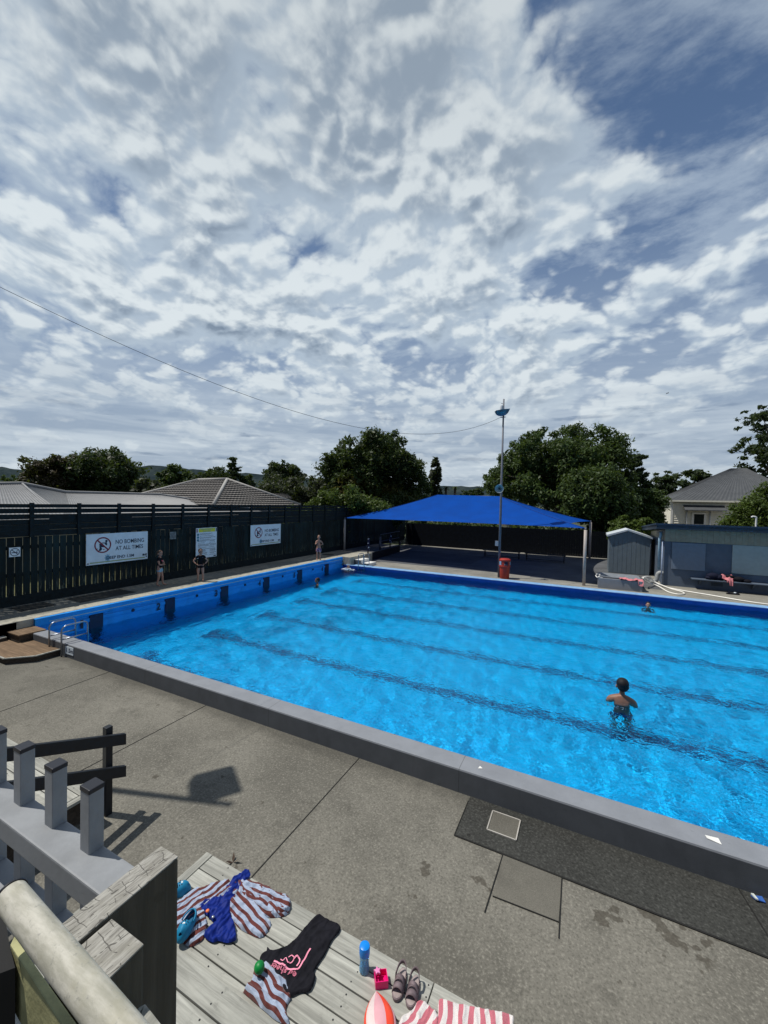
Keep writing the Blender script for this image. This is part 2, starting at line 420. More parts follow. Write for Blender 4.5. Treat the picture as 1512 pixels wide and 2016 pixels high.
M['tile'] = paint('concrete_tile', (.15, .14, .13), .75, .2, 4)
M['ridge'] = paint('ridge_cap', (.34, .33, .31), .7, .1)
M['glass'] = paint('dark_glass', (.02, .025, .03), .1, .1, 4, .6)
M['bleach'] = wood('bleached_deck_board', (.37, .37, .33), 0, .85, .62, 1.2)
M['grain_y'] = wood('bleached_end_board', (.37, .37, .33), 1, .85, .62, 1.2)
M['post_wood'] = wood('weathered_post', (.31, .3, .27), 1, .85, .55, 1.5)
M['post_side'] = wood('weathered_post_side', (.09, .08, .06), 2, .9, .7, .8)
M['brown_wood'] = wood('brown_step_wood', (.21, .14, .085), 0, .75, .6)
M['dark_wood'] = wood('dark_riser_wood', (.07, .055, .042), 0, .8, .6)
M['black_rail'] = paint('black_rail_paint', (.01, .012, .016), .45, .2, 12, .4)
M['picket'] = paint('grey_picket_paint', (.25, .262, .275), .55, .09, 9, .35, bump=.2, bscale=60, dirt=.3)
M['picket_cap'] = paint('black_plastic_cap', (.012, .013, .02), .4, .1)
M['skin'] = paint('skin_fair', (.42, .235, .17), .55, .08, 12, .35)
M['skin2'] = paint('skin_tan', (.25, .125, .08), .5, .1, 12, .4)
M['hair_dark'] = paint('wet_dark_hair', (.008, .007, .009), .65, .4, 60, .3, bump=.5, bscale=90)
M['hair_brown'] = paint('brown_hair', (.09, .05, .03), .5, .3, 40, .4)
M['cloth_black'] = paint('black_cloth', (.012, .012, .016), .9, .25, 20, .1)
M['cloth_navy'] = paint('navy_cloth', (.012, .014, .03), .8, .2, 20, .1)
M['cloth_pink'] = paint('pink_print', (.65, .1, .16), .9, .2, 20, .1)
M['denim'] = paint('light_denim', (.28, .47, .6), .9, .15, 25, .1)
M['lip'] = paint('lip', (.3, .1, .09), .5)
M['eye'] = paint('eye_dark', (.02, .015, .012), .2)
M['foam'] = paint('water_foam', (.75, .85, .92), .7, .05)
def patterned():
    mt, t = mat('patterned_swim_cloth')
    v = t.new('ShaderNodeTexVoronoi'); t.put(v.inputs['Vector'], t.pos); v.inputs['Scale'].default_value = 26
    c = t.ramp(t.math('FRACT', t.math('MULTIPLY', v.outputs['Distance'], 1.3)), [(0, (.6, .5, .55)), (.35, (.25, .05, .16)), (.6, (.05, .05, .14)), (.85, (.55, .4, .4))], 'CONSTANT')
    t.put(t.b.inputs['Base Color'], c); t.b.inputs['Roughness'].default_value = .9
    return mt
M['pattern'] = patterned()
def spotted():
    mt, t = mat('spotted_towel_cloth')
    v = t.new('ShaderNodeTexVoronoi'); t.put(v.inputs['Vector'], t.pos); v.inputs['Scale'].default_value = 8
    c = t.mix(t.math('LESS_THAN', v.outputs['Distance'], .33), (.01, .014, .05), (.6, .66, .75))
    t.put(t.b.inputs['Base Color'], c); t.b.inputs['Roughness'].default_value = .95
    return mt
M['spotted'] = spotted()
def galv():
    mt, t = mat('weathered_rail_pipe')
    a = t.noise(t.mapping(t.pos, (14, 60, 60)), 1., 7, .65); b = t.noise(t.pos, 9, 6, .65); d = t.noise(t.pos, 95, 4, .7)
    c = t.mix(t.smooth(a, .3, .7), (.32, .31, .25), (.52, .5, .43))
    c = t.mix(t.math('MULTIPLY', t.smooth(b, .45, .68), .6), c, (.33, .31, .22))
    c = t.mix(t.math('MULTIPLY', t.smooth(d, .57, .7), .6), c, (.2, .2, .18))
    t.put(t.b.inputs['Base Color'], c); t.b.inputs['Roughness'].default_value = .6
    t.put(t.b.inputs['Normal'], t.bump(d, .25, .002))
    return mt
M['galv'] = galv()
def worn_fence():
    mt, t = mat('dark_fence_paint_worn')
    n = t.noise(t.mapping(t.pos, (1, 9, 1.1)), 2.4, 7, .7); sx = t.new('ShaderNodeSeparateXYZ'); t.put(sx.inputs[0], t.pos)
    lowz = t.smooth(sx.outputs[2], 1.45, .7)
    f = t.math('MULTIPLY', t.smooth(n, .54, .62), lowz)
    g = t.noise(t.pos, 1.2, 4)
    c = t.mix(t.smooth(g, .35, .65), (.006, .012, .014), (.011, .024, .026))
    c = t.mix(f, c, (.13, .145, .11))
    c = t.mix(1., c, t.math('MULTIPLY_ADD', t.rnd, .7, .6), 'MULTIPLY')
    t.put(t.b.inputs['Base Color'], c); t.b.inputs['Roughness'].default_value = .75; t.b.inputs['Specular IOR Level'].default_value = .2
    return mt
M['fence_worn'] = worn_fence()
def cracked():
    mt, t = mat('cracked_end_grain')
    st = t.mapping(t.pos, (60, 24, 24), rot=(0, 0, .3))
    def line(k, rot, loc, w, keep):
        sp = t.new('ShaderNodeSeparateXYZ'); t.put(sp.inputs[0], t.mapping(t.pos, (k, k, k), loc, (0, 0, rot)))
        f = t.math('FRACT', t.math('ADD', sp.outputs[0], t.math('MULTIPLY', t.noise(t.mapping(t.pos, (1, 1, 1), loc), 22, 2, .5), 1.5)))
        gate = t.smooth(t.noise(t.mapping(t.pos, (1, 1, 1), loc), 34, 2, .5), keep, keep+.03)
        return t.math('MULTIPLY', t.smooth(t.math('ABSOLUTE', t.math('SUBTRACT', f, .5)), w, w*.3), gate)
    crack = t.math('MAXIMUM', line(34, .25, (1, 2, 3), .05, .46), t.math('MAXIMUM', line(44, 1.75, (4, 1, 2), .045, .5), line(90, .2, (9, 3, 1), .06, .54)))
    g = t.noise(t.mapping(t.pos, (160, 14, 14), rot=(0, 0, .15)), 1., 6, .7); b = t.noise(t.pos, 16, 5, .6)
    c = t.mix(t.smooth(g, .3, .7), (.2, .19, .17), (.42, .41, .37))
    c = t.mix(t.math('MULTIPLY', t.smooth(b, .45, .7), .5), c, (.24, .23, .19))
    c = t.mix(t.math('MULTIPLY', crack, .7), c, (.04, .036, .032))
    t.put(t.b.inputs['Base Color'], c); t.b.inputs['Roughness'].default_value = .9; t.b.inputs['Specular IOR Level'].default_value = .15
    t.put(t.b.inputs['Normal'], t.bump(t.math('SUBTRACT', g, crack), .6, .003))
    return mt
def vadd2(t, a, b):
    n = t.new('ShaderNodeVectorMath', operation='ADD'); t.put(n.inputs[0], a); t.put(n.inputs[1], b); return n.outputs[0]
M['cracked'] = cracked()
def water_mat():
    mt, t = mat('pool_water')
    g = t.new('ShaderNodeBsdfGlass'); g.inputs['IOR'].default_value = 1.33; g.inputs['Roughness'].default_value = 0.
    g.inputs['Color'].default_value = (.93, .985, 1., 1)
    p = t.pos
    a = t.noise(t.mapping(p, (1, 1.25, 1)), 1.5, 2, .5, .3); b = t.noise(t.mapping(p, (1, 1.3, 1), rot=(0, 0, .6)), 4.6, 2, .5, .5); d = t.noise(p, 13, 2, .5, .4)
    h = t.math('ADD', t.math('ADD', t.math('MULTIPLY', a, 1.), t.math('MULTIPLY', b, .42)), t.math('MULTIPLY', d, .1))
    nrm = t.bump(t.noise(p, 13, 2, .5, .4), 1., .016); t.n.remove(g)
    gl = t.new('ShaderNodeBsdfGlossy'); gl.inputs['Roughness'].default_value = .02; t.put(gl.inputs['Normal'], nrm)
    rf = t.new('ShaderNodeBsdfRefraction'); rf.inputs['IOR'].default_value = 1.33; rf.inputs['Roughness'].default_value = 0.; rf.inputs['Color'].default_value = (.9, .985, 1., 1); t.put(rf.inputs['Normal'], nrm)
    fr = t.new('ShaderNodeFresnel'); fr.inputs['IOR'].default_value = 1.33; t.put(fr.inputs['Normal'], nrm)
    mx = t.new('ShaderNodeMixShader'); t.put(mx.inputs[0], t.math('MULTIPLY', t.math('MULTIPLY', fr, .5), t.math('SUBTRACT', 1., t.geo.outputs['Backfacing']))); t.l.new(rf.outputs[0], mx.inputs[1]); t.l.new(gl.outputs[0], mx.inputs[2])
    t.l.new(mx.outputs[0], t.out.inputs[0])
    return mt
M['water'] = water_mat()
F = {}
F['deep'] = foliage('foliage_deep', (.012, .022, .01), (.05, .085, .028))
F['mid'] = foliage('foliage_mid', (.016, .032, .01), (.085, .14, .034))
F['bright'] = foliage('foliage_bright', (.022, .04, .008), (.12, .18, .03))
F['olive'] = foliage('foliage_olive', (.016, .022, .012), (.06, .075, .04))
F['rust'] = foliage('foliage_rust', (.02, .018, .009), (.075, .055, .026))
F['spot'] = foliage('foliage_orange_tinged', (.012, .024, .008), (.065, .105, .024), (.13, .1, .02))
M['bark'] = wood('bark', (.09, .075, .06), 2, .95, .4)
# ------------------------------------------------------------------ ground, pool, decks
PW, PL = 13.837, 33.3          # pool width (y) and length (x); the water surface is z = 0
ZD, ZL = .098, .577            # near / far deck level, raised deck level
def sheet(name, rects, z, mt, kind='structure'):
    b = MB()
    for x0, x1, y0, y1 in rects: b.quad((x0, y0, z), (x1, y0, z), (x1, y1, z), (x0, y1, z))
    return tag(b.build(name, mt), kind=kind)
def ground_mat():
    mt, t = mat('grass_ground')
    n = t.noise(t.pos, .15, 6, .6); n2 = t.noise(t.pos, 8, 5, .7)
    c = t.mix(t.smooth(n, .3, .7), (.03, .045, .016), (.07, .08, .035)); c = t.mix(t.math('MULTIPLY', n2, .5), c, (.02, .03, .01))
    t.put(t.b.inputs['Base Color'], c); t.b.inputs['Roughness'].default_value = .95
    return mt
M['grass'] = ground_mat()
B = 7000
sheet('ground', [(-B, B, PW+.02, B), (-B, B, -B, -.02), (-B, -.02, -.02, PW+.02), (PL+.02, B, -.02, PW+.02)], -.02, M['grass'])
def deck_mat():
    """near deck: aggregate concrete with wet blotches along the drain strip"""
    mt = M['deck'].copy(); mt.name = 'concrete_near_deck'; t = NT(mt.node_tree)
    b = next(n for n in t.n if n.type == 'BSDF_PRINCIPLED'); src = b.inputs['Base Color'].links[0].from_socket
    g = t.new('ShaderNodeNewGeometry'); sx = t.new('ShaderNodeSeparateXYZ'); t.put(sx.inputs[0], g.outputs['Position'])
    n = t.noise(g.outputs['Position'], 5.5, 3, .55); n2 = t.noise(g.outputs['Position'], 1.1, 2, .5)
    band = t.math('MULTIPLY', t.smooth(sx.outputs[1], -2.0, -1.05), t.smooth(sx.outputs[0], 11.6, 12.3))
    wet = t.math('MULTIPLY', t.smooth(t.math('MULTIPLY_ADD', band, .12, n), .66, .7), t.smooth(t.math('MULTIPLY_ADD', band, .15, n2), .5, .56))
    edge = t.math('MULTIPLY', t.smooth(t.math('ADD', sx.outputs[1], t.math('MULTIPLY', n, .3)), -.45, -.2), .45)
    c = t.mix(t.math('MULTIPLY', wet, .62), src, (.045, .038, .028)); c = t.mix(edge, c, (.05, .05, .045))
    dirt = t.math('MULTIPLY', t.smooth(sx.outputs[0], 5.5, 1.5), .3); c = t.mix(dirt, c, (.07, .068, .058))
    t.put(b.inputs['Base Color'], c)
    return mt
M['near_deck'] = deck_mat()
b = MB(); b.box(-1.83, 40, -16, -.29, -.3, ZD); tag(b.build('deck', M['near_deck']), kind='structure')
b = MB()
for xj in (.6, 3.62, 6.29, 9.27, 15.2, 18.2):
    b.bar((xj-.09 if xj == 3.62 else xj, -.3, ZD+.002), (xj+.04 if xj != 3.62 else xj+.32, -8, ZD+.002), .011, .004)
b.bar((13.3, -.3, ZD+.004), (13.42, -.93, ZD+.004), .012, .006); b.bar((13.42, -.93, ZD+.002), (13.75, -6, ZD+.002), .01, .004)
for a, c in (((11.3, -.94), (11.27, -1.62)), ((11.3, -1.44), (11.84, -1.41)), ((11.84, -.95), (11.85, -1.55)), ((10.8, -.39), (10.8, -.95))):
    b.bar((*a, ZD+.006), (*c, ZD+.006), .009, .004)
b.bar((10.8, -.95, ZD+.006), (16, -.93, ZD+.006), .017, .006)
tag(b.build('deck_joints', M['joint']), kind='structure')
b = MB(); b.quad((10.8, -.95, ZD+.004), (40, -.92, ZD+.004), (40, -.29, ZD+.004), (10.8, -.29, ZD+.004)); tag(b.build('deck_strip', M['deck_dark']), kind='structure')
b = MB(); b.quad((11.3, -1.44, ZD+.004), (11.84, -1.41, ZD+.004), (11.84, -.95, ZD+.004), (11.3, -.95, ZD+.004)); tag(b.build('deck_patch', M['deck_patch']), kind='structure')
# raised deck along the end wall
def raised_mat():
    mt = M['deck_old'].copy(); mt.name = 'concrete_raised_deck'; t = NT(mt.node_tree)
    b = next(n for n in t.n if n.type == 'BSDF_PRINCIPLED'); src = b.inputs['Base Color'].links[0].from_socket
    g = t.new('ShaderNodeNewGeometry'); sx = t.new('ShaderNodeSeparateXYZ'); t.put(sx.inputs[0], g.outputs['Position'])
    n = t.noise(g.outputs['Position'], 1.6, 7, .7); n2 = t.noise(g.outputs['Position'], 7, 5, .7)
    e = t.smooth(t.math('ADD', sx.outputs[0], t.math('MULTIPLY_ADD', n, 1.3, -.65)), -.62, -.2)
    c = t.mix(t.math('MULTIPLY', e, .85), src, (.42, .4, .33)); c = t.mix(t.math('MULTIPLY', t.smooth(n2, .5, .66), .55), c, (.1, .1, .088))
    t.put(b.inputs['Base Color'], c); return mt
M['raised'] = raised_mat()
b = MB(); b.box(-1.83, -.06, -6, 16.4, -.3, ZL); b.box(-1.83, .5, 13.9, 16.4, -.3, ZL-.003); b.box(-1.5, -.06, -6, -.35, -.3, ZL-.002)
tag(b.build('raised_deck', M['raised'], bevel=.012), kind='structure')
sheet('dark_deck_patch', [(-1.6, -.75, 1.35, 2.95), (-1.7, -1.0, .1, .9)], ZL+.004, M['deck_dark'])
b = MB(); b.lathe([(.33, 0), (.33, .006), (.0, .006)], (-1.1, 14.1, ZL), 28); tag(b.build('manhole_cover', M['deck_dark']), 'round dark manhole cover in the raised deck by the boy', 'manhole cover')
# far deck
b = MB(); b.box(.5, 40, PW+.3, 40, -.3, ZD); b.box(-1.83, .5, 16.4, 40, -.3, ZD-.002); tag(b.build('far_deck', M['kerb_conc']), kind='structure')
sheet('asphalt', [(-1.3, 9.5, 16.35, 25.6), (9.5, 14.9, 15.9, 26.0)], ZD+.004, M['asphalt'])
sheet('asphalt_patch', [(.2, 5.9, 18.4, 22.6)], ZD+.008, concrete('asphalt_old', (.075, .078, .08), .3, .3, 60))
# pool basin
zf0, zf1 = -1.5, -.95
def fz(x): return zf0+(zf1-zf0)*x/PL
b = MB()
b.quad((0, 0, zf0), (PL, 0, zf1), (PL, PW, zf1), (0, PW, zf0), 0)
b.quad((0, 0, zf0), (PL, 0, zf1), (PL, 0, .1), (0, 0, .1), 1)
b.quad((0, PW, zf0), (PL, PW, zf1), (PL, PW, .1), (0, PW, .1), 1)
b.quad((PL, 0, zf1), (PL, PW, zf1), (PL, PW, .387), (PL, 0, .387), 1)
LY = [1.35+2.2*k for k in range(6)]
for y in LY:
    n = 12
    for i in range(n):
        xa, xb = 2.0+(PL-4)*i/n, 2.0+(PL-4)*(i+1)/n
        b.quad((xa, y-.13, fz(xa)+.006), (xb, y-.13, fz(xb)+.006), (xb, y+.13, fz(xb)+.006), (xa, y+.13, fz(xa)+.006), 2)
    b.quad((1.75, y-.5, fz(1.75)+.006), (2.0, y-.5, fz(2.)+.006), (2., y+.5, fz(2.)+.006), (1.75, y+.5, fz(1.75)+.006), 2)
basin = tag(b.build('pool_basin', [M['blue_floor'], M['blue_wall'], M['navy_line']]), kind='structure')
def water_surface():
    """rippled water: sum of many short wave trains, fine grid near the camera side"""
    st_ = .05; xs = np.arange(0, 26.01, st_); xs = np.append(xs, [28, 31, PL]); ys = np.append(np.arange(0, PW-.02, st_), PW)
    X, Y = np.meshgrid(xs, ys, indexing='ij'); Z = np.zeros_like(X); r = np.random.default_rng(5)
    for k in range(60):
        lam = .15*(.95/.15)**(r.random()**1.2); a = r.normal(.9, .75); kx, ky = math.cos(a)*2*math.pi/lam, math.sin(a)*2*math.pi/lam
        Z += WAVE*lam**.78*r.uniform(.5, 1.)*np.sin(kx*X+ky*Y+r.uniform(0, 6.28)+.5*np.sin(.7*X+r.uniform(0, 6))+.5*np.sin(.6*Y+r.uniform(0, 6)))
    calm = .55+.45*np.clip(np.sin(X*.45+1.1*np.sin(Y*.4))*.8+.5, 0, 1); Z *= calm
    V = np.stack([X, Y, Z], -1).reshape(-1, 3); nx, ny = X.shape
    i, j = np.meshgrid(np.arange(nx-1), np.arange(ny-1), indexing='ij'); a = (i*ny+j).ravel()
    Fq = np.stack([a, a+ny, a+ny+1, a+1], -1).astype(np.int32); n = len(Fq)
    me = bpy.data.meshes.new('water'); me.vertices.add(len(V)); me.vertices.foreach_set('co', V.ravel())
    me.loops.add(n*4); me.loops.foreach_set('vertex_index', Fq.ravel()); me.polygons.add(n); me.polygons.foreach_set('loop_start', np.arange(0, n*4, 4, dtype=np.int32))
    me.update(calc_edges=True); me.polygons.foreach_set('use_smooth', [True]*n); me.materials.append(M['water'])
    o = bpy.data.objects.new('water', me); COL.objects.link(o); return tag(o, kind='structure')
WAVE = .0031
wat = water_surface()
so.data.cycles.is_caustics_light = True; wat.cycles.is_caustics_caster = True; basin.cycles.is_caustics_receiver = True

# ------------------------------------------------------------------ pool walls
w = thing('pool_wall', 'long low grey painted wall along the near side of the pool', 'wall', (.55, -.15, 0))
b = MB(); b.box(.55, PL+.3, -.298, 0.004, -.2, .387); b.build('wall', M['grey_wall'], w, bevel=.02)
b = MB(); b.box(.56, PL+.3, -.3005, -.297, ZD, .366); b.build('outer_face', M['grey_face_shaded'], w)
for mm in (M['grey_face_shaded'], M['grey_wall']):
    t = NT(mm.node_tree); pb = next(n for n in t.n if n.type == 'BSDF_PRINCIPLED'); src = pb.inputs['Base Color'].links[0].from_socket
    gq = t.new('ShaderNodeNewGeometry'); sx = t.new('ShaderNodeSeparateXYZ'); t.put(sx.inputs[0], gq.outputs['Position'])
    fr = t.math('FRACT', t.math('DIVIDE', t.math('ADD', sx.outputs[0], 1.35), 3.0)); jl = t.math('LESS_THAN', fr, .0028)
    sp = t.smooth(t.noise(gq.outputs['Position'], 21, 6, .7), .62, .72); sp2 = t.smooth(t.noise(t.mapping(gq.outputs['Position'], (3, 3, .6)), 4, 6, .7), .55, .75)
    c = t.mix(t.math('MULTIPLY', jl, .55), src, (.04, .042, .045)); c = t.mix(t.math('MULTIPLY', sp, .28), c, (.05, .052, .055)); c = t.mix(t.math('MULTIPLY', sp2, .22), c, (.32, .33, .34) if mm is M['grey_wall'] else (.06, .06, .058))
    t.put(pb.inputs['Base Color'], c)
b = MB(); b.box(.55, PL, .004, .03, -1.3, .345); b.build('inner_lining', M['blue_wall'], w)
sg = thing('depth_sign', 'small white 1.5m depth plate on the left end of the grey pool wall', 'sign', (1.9, -.3, .28))
p = [onz(132, 1270, .34), onz(149, 1276, .34)]
xa, xb = 1.95, 2.25
b = MB(); b.box(xa, xb, -.309, -.3008, .18, .345); b.build('plate', M['sign_white'], sg, bevel=.002)
text_mesh('1.5m', .12, (xa+.02, -.3095, .225), (1, 0, 0), (0, 0, 1), 'lettering', M['sign_blue'], sg, .003, width=xb-xa-.05)

e = thing('pool_end_wall', 'blue end wall of the pool with lane numbers one to six', 'wall', (0, 7, 0))
b = MB(); b.box(-.06, 0, -.03, PW, -1.5, .55); b.build('wall', M['blue_wall'], e)
b = MB(); b.box(-.058, .05, -.03, PW, .38, .572); b.build('lip', M['blue_wall'], e, bevel=.015)
b = MB(); b.box(.05, .056, .25, PW-.2, .447, .462); b.build('pale_stripe', M['pale_line'], e)
b = MB(); b.box(0, .03, -.03, PW, .2, .30); b.build('gutter', M['blue_wall'], e, bevel=.01)
for k, y in enumerate(LY):
    b = MB(); b.box(.0, .036, y-.17, y+.17, -1.3, .36); b.build('lane_marker', M['navy'], e)
    text_mesh(str(k+1), .3, (.034, y-.46, .08), (0, 1, 0), (0, 0, 1), 'lane_number', M['sign_blue'], e, .012, width=.13 if k else .07)
for k in range(5):
    b = MB(); b.lathe([(.05, 0), (.045, .02), (.0, .02)], (.03, LY[k]+1.0, .25), 10, axis=(1, 0, 0)); b.build('outlet', M['navy'], e)
c_ = thing('pool_coping', 'pale blue coping strip along the far side of the pool', 'pool edge', (16, PW, 0))
b = MB(); b.box(.06, PL, PW, PW+.42, -.2, .167); b.build('coping', M['coping'], c_, bevel=.03)
b = MB(); b.box(.06, PL, PW-.012, PW-.001, -1.3, .145); b.build('shaded_band', paint('deep_blue_band', (.004, .045, .28), .4, .15, 3), c_)  # shade on the far inner wall, put into the colour as deeper blue

# drain cover, litter
d = thing('drain_cover', 'square metal drain cover in the dark strip beside the grey pool wall', 'drain cover', (11.24, -.57, ZD))
b = MB()
for a, c in (((11.09, -.72), (11.39, -.72)), ((11.09, -.42), (11.39, -.42)), ((11.09, -.72), (11.09, -.42)), ((11.39, -.72), (11.39, -.42))):
    b.bar((*a, ZD+.012), (*c, ZD+.012), .012, .012)
b.build('frame', paint('pale_metal_frame', (.42, .4, .36), .5), d)
b = MB(); b.box(11.096, 11.384, -.714, -.426, ZD+.002, ZD+.011); b.build('lid', M['deck_patch'], d)
b = MB(); q = [onz(x, y, .39) for x, y in ((1388, 1644), (1414, 1651), (1421, 1663), (1392, 1651))]
b.prism([(v.x, v.y, .3895+.004*(i % 2)) for i, v in enumerate(q)], (0, 0, .002)); tag(b.build('paper_scrap', M['white']), 'strip of white paper lying on top of the grey pool wall', 'litter')
b = MB(); q = [onz(x, y, .39) for x, y in ((941, 1513), (945, 1508), (950, 1513))]
b.prism([(v.x, v.y, .389) for v in q], (0, 0, .003)); tag(b.build('paper_scrap', M['white']), 'tiny white paper chip on the grey pool wall above the drain cover', 'litter')
wr = thing('snack_wrapper', 'crumpled blue and white wrapper at the foot of the grey wall', 'litter', tuple(onz(1493, 1768, ZD+.01)))
q = [onz(x, y, ZD+.02) for x, y in ((1478, 1761), (1500, 1766), (1508, 1776), (1488, 1772))]
b = MB(); b.prism([(v.x, v.y, v.z+.012*(i % 2)-.012) for i, v in enumerate(q)], (0, 0, .008), 0); b.build('foil', paint('wrapper_blue', (.04, .12, .4), .35), wr)
q2 = [onz(x, y, ZD+.02) for x, y in ((1478, 1761), (1484, 1762.5), (1493, 1774), (1488, 1772))]
b = MB(); b.prism([(v.x, v.y, v.z+.004) for v in q2], (0, 0, .012), 0); b.build('crimped_end', paint('wrapper_silver', (.6, .65, .62), .3), wr)

# ------------------------------------------------------------------ near-left timber steps
st = thing('pool_steps', 'brown timber steps up to the raised deck at the near pool corner', 'steps', (.6, -.6, ZD))
b = MB(); b.box(-.05, .52, -.55, -.02, .37, .40); b.build('landing', M['brown_wood'], st, bevel=.006)
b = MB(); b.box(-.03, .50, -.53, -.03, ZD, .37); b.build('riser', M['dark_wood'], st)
poly = [(1.72, -.29), (1.72, -.75), (1.36, -1.12), (.2, -1.12), (-.4, -1.0), (-.4, -.56), (.53, -.56), (.53, -.29)]
b = MB(); b.prism([(x, y, .205) for x, y in poly], (0, 0, .025)); b.build('tread', M['brown_wood'], st, bevel=.004)
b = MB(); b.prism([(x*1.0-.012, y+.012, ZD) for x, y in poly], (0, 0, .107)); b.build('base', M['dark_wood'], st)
b = MB()
for a, c in zip(poly[:4], poly[1:5]): b.bar((*a, .222), (*c, .222), .035, .022)
b.build('edge_strip', M['bleach'], st)
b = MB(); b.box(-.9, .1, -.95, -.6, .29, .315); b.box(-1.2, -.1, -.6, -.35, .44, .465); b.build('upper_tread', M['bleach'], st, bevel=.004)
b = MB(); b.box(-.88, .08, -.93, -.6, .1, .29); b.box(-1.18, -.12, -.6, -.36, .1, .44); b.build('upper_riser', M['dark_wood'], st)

# ------------------------------------------------------------------ ladders
def rail_pts(base, fwd, h, w, zin):
    """hoop: up from the deck, over and down to the water"""
    bx, by, bz = base; f = Vector((*fwd, 0)).normalized(); pts = [Vector((bx, by, bz)), Vector((bx, by, bz+h-.12))]
    for k in range(1, 7):
        a = math.pi/2*k/6; pts.append(Vector((bx, by, bz+h-.12)) + f*(.12*(1-math.cos(a))) + Vector((0, 0, .12*math.sin(a))))
    for k in range(0, 7):
        a = math.pi/2*k/6; pts.append(Vector((bx, by, bz+h-.1)) + f*(w-.1+.1*math.sin(a)) + Vector((0, 0, .1*math.cos(a))))
    e_ = Vector((bx, by, 0))+f*w; pts.append(Vector((e_.x, e_.y, zin))); return pts
L = thing('pool_ladder', 'steel handrail ladder over the grey wall at the near pool corner', 'ladder', (1.7, -.2, 0))
for xb_ in (1.30, 1.80):
    b = MB(); b.tube(rail_pts((xb_+.06, -.34, ZD), (0.0, 1), .66, .52, -.6), .0175, 10); o = b.build('handrail', M['steel'], L, True)
    b = MB(); b.tube([(xb_+.06, -.34, .47), (xb_+.06, .17, .47)], .016, 8); b.build('crossbar', M['steel'], o, True)
for zz in (-.15, -.4): b = MB(); b.box(1.37, 1.85, .12, .24, zz, zz+.03); b.build('rung', M['steel'], L)
L2 = thing('pool_ladder', 'small steel ladder at the far left corner by the white steps', 'ladder', (1.3, PW, 0))
for px in (707.5, 723):
    q = onz(px, 1113, .167)
    b = MB(); b.tube(rail_pts((q.x+.12, PW+.42, .1), (0, -1), .72, .55, -.5), .02, 8); b.build('handrail', M['steel'], L2, True)
for zz in (-.12, -.35):
    b = MB(); b.box(onz(707.5, 1113, .167).x+.12, onz(723, 1113, .167).x+.12, PW-.2, PW-.1, zz, zz+.03); b.build('rung', M['steel'], L2)
W_ = thing('deck_steps', 'white edged concrete steps from the raised deck down to the far deck', 'steps', (1, 14.8, ZD))
b = MB(); b.box(.5, .95, PW+.45, 15.2, ZD-.01, .42); b.build('upper_step', M['white'], W_, bevel=.01)
b = MB(); b.box(.95, 1.4, PW+.45, 15.2, ZD-.01, .26); b.build('lower_step', M['white'], W_, bevel=.01)
b = MB(); b.box(.45, 1.405, PW+.44, PW+.447, ZD, .24); b.box(.45, .945, PW+.44, PW+.447, .24, .40); b.build('side', M['asphalt'], W_)
# ------------------------------------------------------------------ left fence
FX = -1.83
fn = thing('boundary_fence', 'tall dark paling fence with horizontal boards on top along the left deck', 'fence', (FX, 8, ZL))
Y0, Y1 = -6., 26.4
b = MB(); y = Y0; k = 0
while y < Y1:
    wv = .155 if y < 3 else .160; zt = 2.43+random.uniform(-.012, .012); g = .175
    z0 = ZL+.26 if random.random() < .8 else ZL+.2
    j = random.uniform(-.004, .004)
    b.box(FX-.02+j, FX+j, y+.006, y+wv+.004, z0, zt); y += g
b.build('palings', M['fence_worn'], fn, merge=False)
b = MB()
for za in (1.36, 2.1): b.box(FX-.07, FX-.026, Y0, Y1, za, za+.1)
b.box(FX-.03, FX+.03, Y0, Y1, ZL-.1, ZL+.27)
b.build('rails', M['fence'], fn)
zs = [(3.235, 3.335), (3.075, 3.205), (2.915, 3.05), (2.768, 2.911), (2.606, 2.762), (2.44, 2.602)]
y = Y0
for za, zb in zs:
    b = MB(); y = Y0
    while y < Y1:
        y2 = min(Y1, y+2.36); jj = random.uniform(-.004, .004)
        b.box(FX+.0, FX+.024, y+.003, y2-.003, za+jj, zb+jj); y = y2
    b.build('top_board', M['fence'], fn, merge=False)
for k in range(26):
    yp = .65+1.175*(k-5)
    if Y0 < yp < Y1:
        b = MB(); b.box(FX+.026, FX+.075, yp-.05, yp+.05, 2.42, 3.37); b.build('post', M['fence'], fn)

